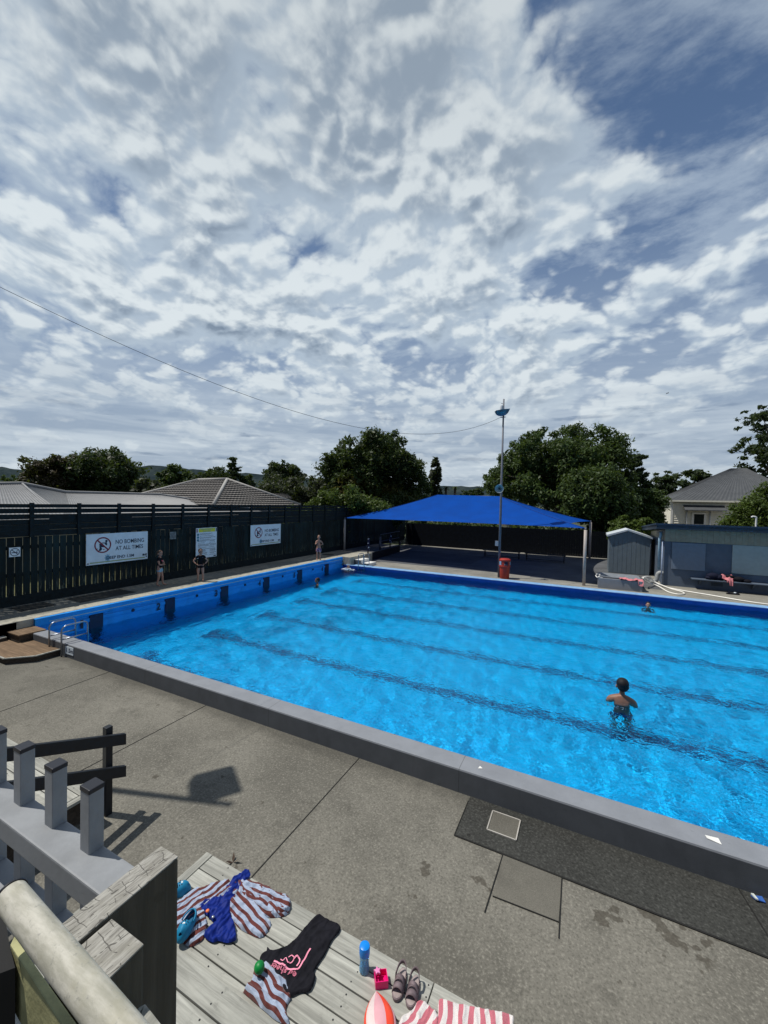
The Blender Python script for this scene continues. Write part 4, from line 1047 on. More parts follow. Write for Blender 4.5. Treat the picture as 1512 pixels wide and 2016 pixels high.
# ------------------------------------------------------------------ houses
def corrug(b, p00, p10, p11, p01, pitch=.15, amp=.02, n_max=200):
    """corrugated sheet on a quad: ribs run from the p00-p10 edge to the p01-p11 edge"""
    p00, p10, p11, p01 = map(Vector, (p00, p10, p11, p01)); nrm = (p10-p00).cross(p01-p00).normalized()
    if nrm.z < 0: nrm = -nrm
    L_ = max((p10-p00).length, (p11-p01).length); n = min(n_max, max(4, int(L_/pitch*2)))
    vs = []; fs = []
    for i in range(n+1):
        u = i/n; h = nrm*(amp if i % 2 else -amp)
        vs += [p00.lerp(p10, u)+h, p01.lerp(p11, u)+h]
    for i in range(n): fs.append((2*i, 2*i+2, 2*i+3, 2*i+1))
    b.add(vs, fs)
hA = thing('house', 'house with pale grey corrugated iron roof behind the left end of the fence', 'house', (-14, 8, 0))
zr = 3.76; xr = -14.; xe = -6.5; ze = 2.55
b = MB()
corrug(b, (xe, 4.0, ze), (xe, 17.2, ze), (xr, 12.9, zr), (xr, 7.3, zr-.03))
corrug(b, (xe-6, 3.0, zr-.9), (xe, 4.0, ze), (xr, 7.3, zr-.03), (xr, 5.35, 4.13))
corrug(b, (xe, -9, ze-.1), (xe, 4.0, ze), (xr+.1, 5.36, 4.12), (xr-3, .5, 3.75))
corrug(b, (xe, 17.2, ze), (-19, 17.6, ze), (-17, 13.5, zr), (xr, 12.9, zr))
corrug(b, (-22, -4, 4.0), (-16, 4.9, 4.35), (-18, 5.2, 4.25), (-24, -2, 3.6))
b.build('roof', M['roof_grey'], hA)
b = MB(); b.tube([(xr-3, .5, 3.8), (xr, 5.35, 4.17), (xr, 7.3, zr+.02), (xr, 12.9, zr+.04), (xe, 17.2, ze+.04)], .09, 8); b.tube([(xr, 5.35, 4.17), (-9, 4.3, 3.0)], .05, 8); b.build('ridge_cap', M['roof_grey'], hA, True)
sheet('lawn', [(-40, -1.9, -40, 26)], .5, paint('dry_lawn', (.12, .12, .06), .95, .25, 3, .1))
b = MB(); b.box(-13, -7.2, -8, 16.8, -.02, 2.5); b.build('wall', paint('cream_wall', (.5, .46, .34), .7, .1), hA)
hB = thing('house', 'house with dark ribbed concrete tile hip roof behind the fence', 'house', (-15, 19, 0))
R2_ = onx(447, 945, -13); R1_ = onx(390, 946, -13); R1_ = ony(390, 946, R2_.y)
C1 = onx(420, 996, -9.0); zE = C1.z
C2 = onx(592, 993, -9.0); C2.z = zE+.02
C0 = Vector((R1_.x-3.4, C1.y, zE))
def tiles(b, e0, e1, t1, t0, rows=13, wav=.3):
    e0, e1, t1, t0 = map(Vector, (e0, e1, t1, t0)); nrm = (e1-e0).cross(t0-e0).normalized()
    if nrm.z < 0: nrm = -nrm
    for r_ in range(rows):
        v0, v1 = r_/rows, (r_+1.12)/rows
        a0, a1 = e0.lerp(t0, v0), e1.lerp(t1, v0); c0, c1 = e0.lerp(t0, min(1, v1)), e1.lerp(t1, min(1, v1))
        n = max(2, int((a1-a0).length/wav*2)); vs = []; fs = []
        for i in range(n+1):
            u = i/n; w_ = .03 if i % 2 else 0
            vs += [a0.lerp(a1, u)+nrm*(.085+w_), c0.lerp(c1, u)+nrm*(.0+w_*.3), a0.lerp(a1, u)+nrm*(-.01)]
        for i in range(n): fs += [(3*i, 3*i+3, 3*i+4, 3*i+1), (3*i+2, 3*i+5, 3*i+3, 3*i)]
        b.add(vs, fs)
b = MB(); tiles(b, C0, C1, R2_, R1_); tiles(b, C1, C2, R2_+Vector((0, .05, 0)), R2_)
b.build('roof', M['tile'], hB, merge=False)
b = MB()
for q0, q1 in ((R1_, R2_), (R2_, C1), (R2_, C2), (R1_, C0)): b.tube([q0+Vector((0, 0, .06)), q1+Vector((0, 0, .08))], .11, 8)
b.build('ridge_cap', M['ridge'], hB, True)
b = MB(); b.box(C0.x+.8, C1.x-.7, C1.y+.7, C2.y-.5, -.02, zE); b.build('wall', M['cream'], hB)
b = MB(); e0 = onx(505, 972, -15); e1 = onx(530, 972, -15)
tiles(b, (-11.5, e0.y, zE+.6), (-11.5, C2.y+2, zE+.6), (-15, e1.y+2.5, e1.z+.05), (-15, e0.y, e0.z), 6); b.build('rear_roof', M['tile'], hB, merge=False)
# weatherboard house on the right
hC = thing('house', 'cream weatherboard house with dark hipped iron roof beyond the block building', 'house', (24, 42, 0))
YH = 40.
x0 = ony(1322, 1000, YH).x; x1 = 27.9; zt = ony(1322, 985, YH).z
b = MB(); zz = .3
while zz < zt-.02:
    b.prism([(x0, YH+.0, zz), (x0, YH-.08, zz), (x0, YH-.01, zz+.2), (x0, YH, zz+.2)], (x1-x0, 0, 0)); zz += .2
b.box(x0+.01, x1-.01, YH+.002, YH+10, -.02, zt)
b.build('wall', M['weather'], hC)
e0 = Vector((x0-.35, YH-.4, zt)); e1 = Vector((x1+.4, YH-.4, zt)); tp0 = ony(1440, 922, YH+5); tp1 = ony(1470, 922, YH+5); tp1.z = tp0.z
b = MB(); corrug(b, e0, e1, (tp1.x, YH+5, tp0.z), tp0, .3, .012)
corrug(b, (e0.x, YH+10.4, zt), e0, tp0, (tp0.x, YH+5.6, tp0.z), .3, .012); b.build('roof', M['roof_dark'], hC)
b = MB(); b.box(e0.x-.05, e1.x, e0.y-.12, e0.y, zt-.12, zt+.02); b.build('gutter', M['weather'], hC)
b = MB(); b.box(x0-.06, x0+.1, YH-.11, YH-.005, .2, zt-.1); b.build('corner_board', M['white'], hC)
wa, wb = ony(1366, 1012, YH), ony(1385, 1029, YH)
wi = thing  # (window is part of the house)
b = MB(); b.box(wa.x-.16, wb.x+.16, YH-.13, YH-.02, wb.z-.3, wa.z+.14); wf = b.build('window', M['white'], hC)
b = MB(); b.box(wa.x, wb.x, YH-.135, YH-.128, wb.z-.15, wa.z); b.build('pane', M['glass'], wf)
ha, hb = ony(1345, 994, YH), ony(1425, 1005, YH)
b = MB(); b.prism([(ha.x, YH-.05, ha.z), (ha.x, YH-.9, hb.z), (ha.x, YH-.9, hb.z-.08), (ha.x, YH-.05, ha.z-.08)], (hb.x-ha.x, 0, 0)); b.build('window_hood', M['roof_dark'], hC)
for px_ in (1352, 1398):
    q = ony(px_, 1000, YH)
    b = MB(); b.tube([(q.x, YH-.12, .2), (q.x, YH-.12, q.z-.15)], .06, 8); b.build('downpipe', M['white'], hC, True)
vp = thing('vent_pipe', 'white bent vent pipe standing on the block building roof', 'pipe', tuple(ony(1488, 1040, 18.5)))
q = ony(1488, 1040, 18.5); q2 = ony(1488, 1018, 18.5)
b = MB(); b.tube(curve_pts([(q.x, q.y, 2.6), (q.x, q.y, q2.z-.08), (q.x-.02, q.y, q2.z), (q.x-.12, q.y, q2.z+.02), (q.x-.16, q.y, q2.z-.02)], 6), .035, 10); b.build('pipe', M['white'], vp, True)
hD = thing('house', 'pale house wall just visible through the tree behind the right shade post', 'house', (15, 44, 0))
b = MB(); b.box(12.5, 16.5, 38, 42, -.02, 3.2); b.build('wall', M['weather'], hD)
b = MB(); b.prism([(12.3, 37.7, 3.2), (16.7, 37.7, 3.2), (14.5, 37.7, 4.2)], (0, 4.6, 0)); b.build('roof', M['roof_dark'], hD)
# low distant roof behind the sail
hE = thing('house', 'long low grey roof just above the blue shade sail between the trees', 'house', (-4, 70, 0))
q0, q1 = ony(905, 975, 70), ony(950, 975, 70)
b = MB(); b.box(q0.x-3, q1.x+3, 70, 78, -.02, 3.0); b.build('wall', M['weather'], hE)
b = MB(); b.prism([(q0.x-3.5, 69.5, 3.0), (q0.x-3.5, 78.5, 3.0), (q0.x-3.5, 74, q0.z+.05)], (q1.x-q0.x+7, 0, 0)); b.build('roof', M['roof_grey'], hE)

# ------------------------------------------------------------------ hills
def hills():
    mt, t = mat('far_hill_bush')
    n = t.noise(t.pos, .012, 8, .65); n2 = t.noise(t.pos, .05, 6, .7)
    c = t.mix(t.smooth(n, .35, .65), (.022, .034, .04), (.042, .058, .06)); c = t.mix(t.math('MULTIPLY', t.smooth(n2, .5, .7), .6), c, (.012, .022, .026))
    t.put(t.b.inputs['Base Color'], c); t.b.inputs['Roughness'].default_value = 1; t.b.inputs['Specular IOR Level'].default_value = 0
    return mt
hm = hills()
ctrl = [(-500, 925), (-300, 905), (-120, 912), (0, 919), (40, 925), (100, 935), (180, 936), (262, 920), (300, 916), (340, 919), (385, 924), (440, 930), (480, 931), (520, 934), (600, 941), (680, 946), (800, 955), (950, 958), (1200, 962), (1500, 968), (1900, 975)]
b = MB(); n = 300; vs = []; fs = []
for i in range(n+1):
    px = -500+2400*i/n
    for k in range(len(ctrl)-1):
        if ctrl[k][0] <= px <= ctrl[k+1][0]:
            s = (px-ctrl[k][0])/(ctrl[k+1][0]-ctrl[k][0]); s = s*s*(3-2*s); py = ctrl[k][1]+(ctrl[k+1][1]-ctrl[k][1])*s; break
    top = deep(px, py, 1800.); top.z += noise.noise((px*.09, 0, 0))*3.5+noise.noise((px*.35, 3, 0))*2.
    foot = deep(px, 1000, 1500.); foot.z = -5
    for j in range(9):
        s = j/8; p_ = foot.lerp(top, s); p_.z = -5+(top.z+5)*(s**1.3); vs.append(p_)
for i in range(n):
    for j in range(8): k = i*9+j; fs.append((k, k+9, k+10, k+1))
b.add(vs, fs); tag(b.build('hills', hm, None, True), kind='structure')

# ------------------------------------------------------------------ trees
def leaf_mesh(name, centers, radii, n_leaf, size, fol, parent, flat=.8, seed=0, droop=0., aspect=1.6, norm_out=.5):
    r = np.random.default_rng(seed)
    C = np.asarray(centers, float); Rr = np.asarray(radii, float)
    wts = Rr**2/np.sum(Rr**2); idx = r.choice(len(C), n_leaf, p=wts)
    d = r.normal(size=(n_leaf, 3)); d /= np.linalg.norm(d, axis=1)[:, None]
    rad = Rr[idx]*(r.random(n_leaf)**.33)*(1+.22*r.normal(size=n_leaf).clip(-1.6, 1.6))
    p = C[idx] + d*rad[:, None]*np.array([1, 1, flat]); p[:, 2] -= droop*r.random(n_leaf)
    nn = d*norm_out + r.normal(size=(n_leaf, 3))*.55 + np.array([0, 0, .3]); nn /= np.linalg.norm(nn, axis=1)[:, None]
    a = np.cross(nn, r.normal(size=(n_leaf, 3))); a /= np.linalg.norm(a, axis=1)[:, None]; bb = np.cross(nn, a)
    s = size*(.42+1.15*r.random(n_leaf)**1.6)[:, None]
    V = np.empty((n_leaf, 4, 3)); V[:, 0] = p - a*s*aspect*.5; V[:, 1] = p + bb*s*.36; V[:, 2] = p + a*s*aspect*.5; V[:, 3] = p - bb*s*.36
    off = root_loc(parent); V -= np.array(off)
    me = bpy.data.meshes.new(name); me.vertices.add(n_leaf*4); me.vertices.foreach_set('co', V.ravel())
    me.loops.add(n_leaf*4); me.loops.foreach_set('vertex_index', np.arange(n_leaf*4, dtype=np.int32))
    me.polygons.add(n_leaf); me.polygons.foreach_set('loop_start', np.arange(0, n_leaf*4, 4, dtype=np.int32))
    try: me.polygons.foreach_set('loop_total', np.full(n_leaf, 4, dtype=np.int32))
    except Exception: pass
    me.update(calc_edges=True); me.materials.append(fol)
    o = bpy.data.objects.new(name, me); COL.objects.link(o)
    if parent: o.parent = parent
    return o
def inside(x, y, poly):
    c = False; j = len(poly)-1
    for i in range(len(poly)):
        xi, yi = poly[i]; xj, yj = poly[j]
        if (yi > y) != (yj > y) and x < (xj-xi)*(y-yi)/(yj-yi)+xi: c = not c
        j = i
    return c
def tree(name, label, cat, poly, D, fol, n_clump, n_leaf, size, thick=.35, clump=.16, trunk=None, group=None, seed=1, limbs=5, flat=.85, norm_out=.5, base=None, ext=14):
    """poly: crown outline in photo pixels, seen at depth D; the crown is filled through its whole depth"""
    ymx = max(p[1] for p in poly); ymn = min(p[1] for p in poly); poly = [(x, y+(ext if y > ymn+.78*(ymx-ymn) else 0)) for x, y in poly]
    n_clump = int(n_clump*1.5); clump *= 1.12; n_leaf = int(n_leaf*(2.5 if D < 45 else 1.5)); size *= .72 if D < 45 else .9; rr = random.Random(seed); xs = [p[0] for p in poly]; ys = [p[1] for p in poly]
    W = (max(xs)-min(xs))*D/FPX; H = (max(ys)-min(ys))*D/FPX
    cx = (min(xs)+max(xs))/2; basept = deep(trunk[0] if trunk else cx, max(ys), D); basept.z = base if base is not None else 0.
    t_ = thing(name, label, cat, tuple(basept), group)
    cen = []; rad = []; tries = 0; rmin = min(W, H)*clump
    while len(cen) < n_clump and tries < 9000:
        tries += 1
        x = rr.uniform(min(xs), max(xs)); y = rr.uniform(min(ys), max(ys)); r_ = rmin*rr.uniform(.55, 1.25); rp = r_*FPX/D*.55
        if not all(inside(x+rp*math.cos(a), y+rp*math.sin(a)*(.9 if math.sin(a) > 0 else 1.7), poly) for a in (0, 1.05, 2.1, 3.14, 4.2, 5.2)): 
            if rr.random() > .02 or not inside(x, y, poly): continue
        dx = abs(x-cx)/max(1, (max(xs)-min(xs))/2); dz = rr.uniform(-1, 1)*W*thick*math.sqrt(max(.05, 1-min(1, dx)**2))
        cen.append(tuple(deep(x, y, D+dz) if False else (deep(x, y, D)+fw*dz))); rad.append(r_)
    tries = 0
    while tries < n_clump*1.6:
        x = rr.uniform(min(xs), max(xs)); y = rr.uniform(min(ys), max(ys)); tries += 1
        if inside(x, y, poly): cen.append(tuple(deep(x, y, D)+fw*rr.uniform(-.6, .6)*W*thick)); rad.append(rmin*rr.uniform(.3, .55))
    leaf_mesh('crown', cen, rad, n_leaf, size, fol, t_, flat, seed, norm_out=norm_out)
    if True:
        tp = deep(trunk[0] if trunk else cx, (min(ys)*.45+max(ys)*.55), D); b = MB(); r0_ = max(.08, W*.03)
        b.tube([basept, basept.lerp(tp, .5)+Vector((rr.uniform(-.2, .2), 0, 0)), tp], [r0_*1.3, r0_, r0_*.45], 8)
        for k in range(min(limbs, len(cen))):
            q = Vector(cen[rr.randrange(len(cen))]); s_ = basept.lerp(tp, rr.uniform(.45, .9)); mid = s_.lerp(q, .5)+Vector((0, 0, .15*(q-s_).length*.5))
            b.tube([s_, mid, q], [r0_*.5, r0_*.33, r0_*.12], 6)
        b.build('trunk', M['bark'], t_, True)
    return t_
G = 'trees beyond the pool fence'
tree('broadleaf_tree', 'very wide dark domed tree behind the grey iron roof at far left', 'tree', [(128, 975), (120, 935), (140, 905), (165, 885), (190, 880), (222, 882), (250, 895), (268, 912), (262, 945), (270, 975)], 62, F['deep'], 46, 11000, .42, group=G, seed=3, clump=.17)
tree('broadleaf_tree', 'russet brown tree at far left, left of the wide dark domed tree', 'tree', [(35, 960), (45, 925), (65, 912), (58, 905), (80, 897), (105, 900), (130, 890), (145, 910), (135, 965)], 58, F['rust'], 30, 6000, .4, group=G, seed=4)
tree('shrub', 'low green bushes along the horizon at the left edge of the picture', 'shrub', [(-30, 965), (-25, 940), (10, 936), (40, 938), (60, 945), (60, 968)], 66, F['mid'], 16, 2600, .4, group='bushes beyond the fence', seed=5)
tree('broadleaf_tree', 'small round tree in front of the hills left of the conifer', 'tree', [(316, 950), (318, 925), (330, 914), (350, 912), (368, 922), (374, 948), (360, 960), (330, 962)], 75, F['mid'], 18, 3200, .45, group=G, seed=6)
tree('shrub', 'pale grey green bushes between the wide tree and the tiled roof', 'shrub', [(262, 978), (262, 945), (280, 938), (300, 944), (330, 950), (345, 965), (330, 978)], 60, F['olive'], 18, 3000, .4, group='bushes beyond the fence', seed=7)
tree('broadleaf_tree', 'dark flat topped tree immediately left of the conifer', 'tree', [(365, 968), (372, 932), (388, 918), (405, 922), (440, 920), (455, 935), (455, 968)], 70, F['deep'], 22, 4000, .42, group=G, seed=8)
tree('conifer_tree', 'thin conifer with tiered branches rising above the tiled roof', 'tree', [(458, 896), (466, 900), (464, 912), (474, 920), (470, 930), (478, 936), (474, 965), (446, 965), (440, 935), (450, 926), (447, 915), (454, 908)], 68, F['deep'], 34, 2600, .38, group=G, seed=9, clump=.17, flat=.35)
tree('broadleaf_tree', 'dark low tree immediately right of the conifer', 'tree', [(468, 970), (470, 940), (485, 930), (500, 938), (505, 970)], 69, F['deep'], 12, 2200, .42, group=G, seed=10)
tree('broadleaf_tree', 'round dark tree standing alone left of the big leafy tree', 'tree', [(522, 945), (520, 925), (535, 910), (552, 903), (575, 908), (592, 922), (600, 942), (585, 955), (540, 955)], 60, F['deep'], 24, 4600, .4, group=G, seed=11)
tree('shrub', 'broad grey green olive shrub mass below the round dark tree', 'shrub', [(498, 978), (505, 945), (540, 938), (580, 938), (620, 936), (660, 945), (680, 965), (690, 1000), (600, 995), (540, 985)], 42, F['olive'], 60, 10000, .26, group='bushes beyond the fence', seed=12, thick=.2)
tree('broadleaf_tree', 'big tall leafy tree behind the left end of the shade sail', 'tree', [(642, 950), (640, 912), (650, 890), (668, 872), (690, 862), (715, 856), (735, 850), (760, 853), (785, 855), (797, 862), (800, 880), (822, 895), (832, 905), (828, 925), (846, 945), (848, 985), (780, 1000), (700, 1000), (650, 990)], 40, F['spot'], 120, 26000, .3, group=G, seed=13, clump=.1)
tree('climbing_shrub', 'bright green shrub overgrowing the top of the left fence', 'shrub', [(560, 1012), (575, 998), (610, 985), (640, 968), (680, 962), (720, 970), (760, 985), (770, 1010), (690, 1012), (676, 1035), (650, 1045), (600, 1035), (560, 1028)], 26.8, F['bright'], 60, 13000, .16, group='bushes beyond the fence', seed=14, thick=.12, base=0.)
tree('shrub', 'dark hedge in the shade behind the left posts of the shade sail', 'shrub', [(660, 1060), (655, 1020), (680, 1000), (740, 1000), (790, 1015), (790, 1035), (700, 1035)], 33, F['mid'], 26, 5000, .2, group='bushes beyond the fence', seed=15, thick=.15)
tree('poplar_tree', 'narrow upright poplar right of the big leafy tree', 'tree', [(846, 972), (848, 930), (850, 908), (856, 902), (862, 905), (868, 925), (869, 972)], 66, F['olive'], 26, 2600, .4, group=G, seed=16, clump=.2, flat=1.5)
tree('broadleaf_tree', 'distant low dark trees on the horizon above the shade sail ridge', 'tree', [(905, 976), (908, 964), (922, 966), (935, 959), (950, 960), (957, 976)], 110, F['deep'], 14, 1600, .6, group=G, seed=17)
for i, (px, py) in enumerate(((878, 964), (896, 963))):
    q = deep(px, py-2, 66); pb = Vector((q.x, q.y, 0))
    t_ = thing('palm_tree', ('small palm on the horizon beside the poplar', 'small palm on the horizon, right of the other palm')[i], 'tree', tuple(pb), 'palms on the horizon')
    b = MB(); b.tube([pb, q], [.28, .2], 8); b.build('trunk', M['bark'], t_, True)
    b = MB()
    for k in range(20):
        a = 2*math.pi*k/20+random.uniform(-.1, .1); ln = random.uniform(.8, 1.15); el = random.uniform(-.1, .9); d_ = Vector((math.cos(a)*math.cos(el), math.sin(a)*math.cos(el), math.sin(el)))
        pts = [q, q+d_*ln*.5, q+d_*ln+Vector((0, 0, -.45*ln))]; sd_v = Vector((-math.sin(a), math.cos(a), 0))*.14
        for j in range(2): b.quad(pts[j]-sd_v*(1-j*.3), pts[j]+sd_v*(1-j*.3), pts[j+1]+sd_v*(.7-j*.65), pts[j+1]-sd_v*(.7-j*.65))
    b.build('crown', F['deep'], t_)
tree('broadleaf_tree', 'big spreading tree behind the right half of the shade sail', 'tree', [(948, 965), (950, 940), (975, 930), (978, 905), (1000, 872), (1030, 856), (1060, 852), (1090, 858), (1104, 842), (1122, 833), (1142, 834), (1160, 850), (1180, 868), (1195, 885), (1212, 902), (1215, 930), (1240, 945), (1250, 975), (1235, 1010), (1180, 1010), (1100, 985), (1010, 975)], 37, F['mid'], 150, 32000, .27, group=G, seed=18, clump=.085)
tree('broadleaf_tree', 'lush sunlit leafy tree hanging over the right corner of the shade sail', 'tree', [(1110, 1000), (1110, 940), (1150, 915), (1195, 925), (1222, 945), (1240, 975), (1238, 1010), (1215, 1040), (1180, 1040), (1165, 1020)], 31, F['mid'], 70, 15000, .24, group=G, seed=19)
tree('conifer_tree', 'tall ragged dark conifer between the spreading tree and the weatherboard house', 'tree', [(1228, 975), (1222, 935), (1235, 925), (1228, 905), (1245, 895), (1258, 882), (1266, 885), (1268, 905), (1262, 918), (1276, 930), (1280, 950), (1275, 980)], 55, F['deep'], 46, 5200, .34, group=G, seed=20, clump=.12, flat=.5)
tree('broadleaf_tree', 'flat topped airy tree left of the weatherboard house roof', 'tree', [(1283, 970), (1286, 945), (1295, 932), (1315, 926), (1332, 932), (1340, 945), (1325, 955), (1335, 972)], 64, F['deep'], 30, 2600, .36, group=G, seed=21, clump=.13, flat=.5)
tree('broadleaf_tree', 'rounded airy tree just above the left slope of the house roof', 'tree', [(1336, 970), (1342, 945), (1340, 935), (1360, 922), (1378, 924), (1390, 935), (1388, 965)], 60, F['deep'], 26, 2800, .36, group=G, seed=22, clump=.14)
tree('shrub', 'dense rounded green shrubs between the shed and the weatherboard house', 'shrub', [(1228, 1030), (1228, 990), (1250, 972), (1275, 966), (1296, 970), (1302, 990), (1298, 1030), (1270, 1040)], 34, F['mid'], 50, 10000, .22, group='bushes beyond the fence', seed=23)
tree('shrub', 'yellow green bush peeping over the garden shed roof', 'shrub', [(1195, 1050), (1210, 1025), (1235, 1015), (1270, 1018), (1290, 1030), (1296, 1048), (1250, 1050)], 26, F['bright'], 26, 5000, .17, group='bushes beyond the fence', seed=24, thick=.2)
tree('broadleaf_tree', 'tall tree with open layered crown at the right edge of the picture', 'tree', [(1440, 838), (1448, 826), (1470, 812), (1495, 802), (1530, 798), (1570, 810), (1590, 850), (1560, 870), (1590, 930), (1540, 945), (1500, 938), (1480, 935), (1488, 915), (1470, 905), (1482, 890), (1465, 870), (1478, 858), (1500, 856), (1510, 840), (1480, 838)], 48, F['deep'], 80, 9000, .3, group=G, seed=25, clump=.075, flat=.55, limbs=16, trunk=(1540, 900))
tree('shrub', 'leafy shrubs in front of the weatherboard house above the block building', 'shrub', [(1428, 1036), (1436, 1008), (1440, 985), (1452, 990), (1470, 984), (1490, 970), (1520, 950), (1570, 940), (1610, 1036)], 28, F['bright'], 60, 12000, .18, group='bushes beyond the fence', seed=26, thick=.15)
# far belt of trees and the hedge behind the shaded fence: nobody could count these
rr = random.Random(77); cen = []; rad = []
for k in range(420):
    x = rr.uniform(-120, 1700); D_ = rr.uniform(95, 150); q = deep(x, 980, D_); q.z = rr.uniform(.5, 5.4+2.2*noise.noise((x*.012, 0, 0))); cen.append(tuple(q)); rad.append(rr.uniform(1., 2.3))
for k in range(190):
    x = rr.uniform(-150, 640); D_ = rr.uniform(78, 92); q = deep(x, 980, D_); q.z = rr.uniform(1, 5.6+1.8*noise.noise((x*.02, 4, 0))); cen.append(tuple(q)); rad.append(rr.uniform(.7, 1.6))
far = leaf_mesh('far_trees', cen, rad, 42000, .6, F['deep'], None, .8, 5); tag(far, 'dark belt of distant trees along the horizon', 'trees', kind='stuff')
cen = []; rad = []
for k in range(150):
    cen.append((rr.uniform(-4, 18), rr.uniform(28.0, 30.5), rr.uniform(.4, 2.0))); rad.append(rr.uniform(.4, .75))
hg = leaf_mesh('hedge_foliage', cen, rad, 16000, .2, F['mid'], None, .9, 6); tag(hg, 'dark hedge growing behind the far fence under the shade sail edge', 'hedge', kind='stuff')
# bird
q = deep(1314, 774, 60); bd = thing('bird', 'tiny dark bird gliding in the sky above the trees at the right', 'bird', tuple(q))
b = MB(); b.ball(q, .16, .05, .05, 10); b.build('body', M['black'], bd, True)
for s_ in (1, -1):
    b = MB(); a = RT*.75*s_ + UP*.45*s_
    b.add([q+fw*.05, q+a*.25+UP*.06, q+a*.32, q+a*.12-fw*.08-UP*.02, q-fw*.06], [(0, 1, 2, 3, 4)]); b.build('wing', M['black'], bd)
# ------------------------------------------------------------------ people
def eval_mesh(o):
    dg = bpy.context.evaluated_depsgraph_get(); dg.update()
    return bpy.data.meshes.new_from_object(o.evaluated_get(dg))
def skin_surface(nodes, edges, rootname, sub=2):
    names = list(nodes); idx = {n: i for i, n in enumerate(names)}
    me = bpy.data.meshes.new('sk'); me.from_pydata([nodes[n][0] for n in names], [(idx[a], idx[c]) for a, c in edges], [])
    o = bpy.data.objects.new('sk', me); COL.objects.link(o)
    md = o.modifiers.new('s', 'SKIN'); md.use_smooth_shade = True
    for i, n in enumerate(names):
        sv = me.skin_vertices[0].data[i]; r_ = nodes[n][1]; sv.radius = r_ if isinstance(r_, tuple) else (r_, r_); sv.use_root = (n == rootname)
    if sub: o.modifiers.new('ss', 'SUBSURF').levels = sub
    r_ = eval_mesh(o); bpy.data.objects.remove(o); bpy.data.meshes.remove(me); return r_
def fuse(name, meshes, balls, voxel, mt, xf, parent, smooth_it=3):
    bm = bmesh.new()
    for m_ in meshes: bm.from_mesh(m_)
    mb = MB()
    for (c, r_) in balls: mb.ball(c, *r_, n=20)
    tm = bpy.data.meshes.new('tmp'); tm.from_pydata([tuple(v) for v in mb.v], [], mb.f); bm.from_mesh(tm)
    bmesh.ops.remove_doubles(bm, verts=bm.verts, dist=1e-6); bmesh.ops.recalc_face_normals(bm, faces=bm.faces)
    me = bpy.data.meshes.new(name); bm.to_mesh(me); bm.free()
    o = bpy.data.objects.new(name, me); COL.objects.link(o)
    rm = o.modifiers.new('r', 'REMESH'); rm.mode = 'VOXEL'; rm.voxel_size = voxel
    sm_ = o.modifiers.new('sm', 'SMOOTH'); sm_.iterations = smooth_it; sm_.factor = .5
    r_ = eval_mesh(o); bpy.data.objects.remove(o)
    r_.transform(xf)
    off = root_loc(parent); r_.transform(Matrix.Translation(-off))
    r_.materials.clear(); r_.materials.append(mt); r_.polygons.foreach_set('use_smooth', [True]*len(r_.polygons)); r_.name = name
    oo = bpy.data.objects.new(name, r_); COL.objects.link(oo); oo.parent = parent
    return oo
V3 = lambda *a: Vector(a)
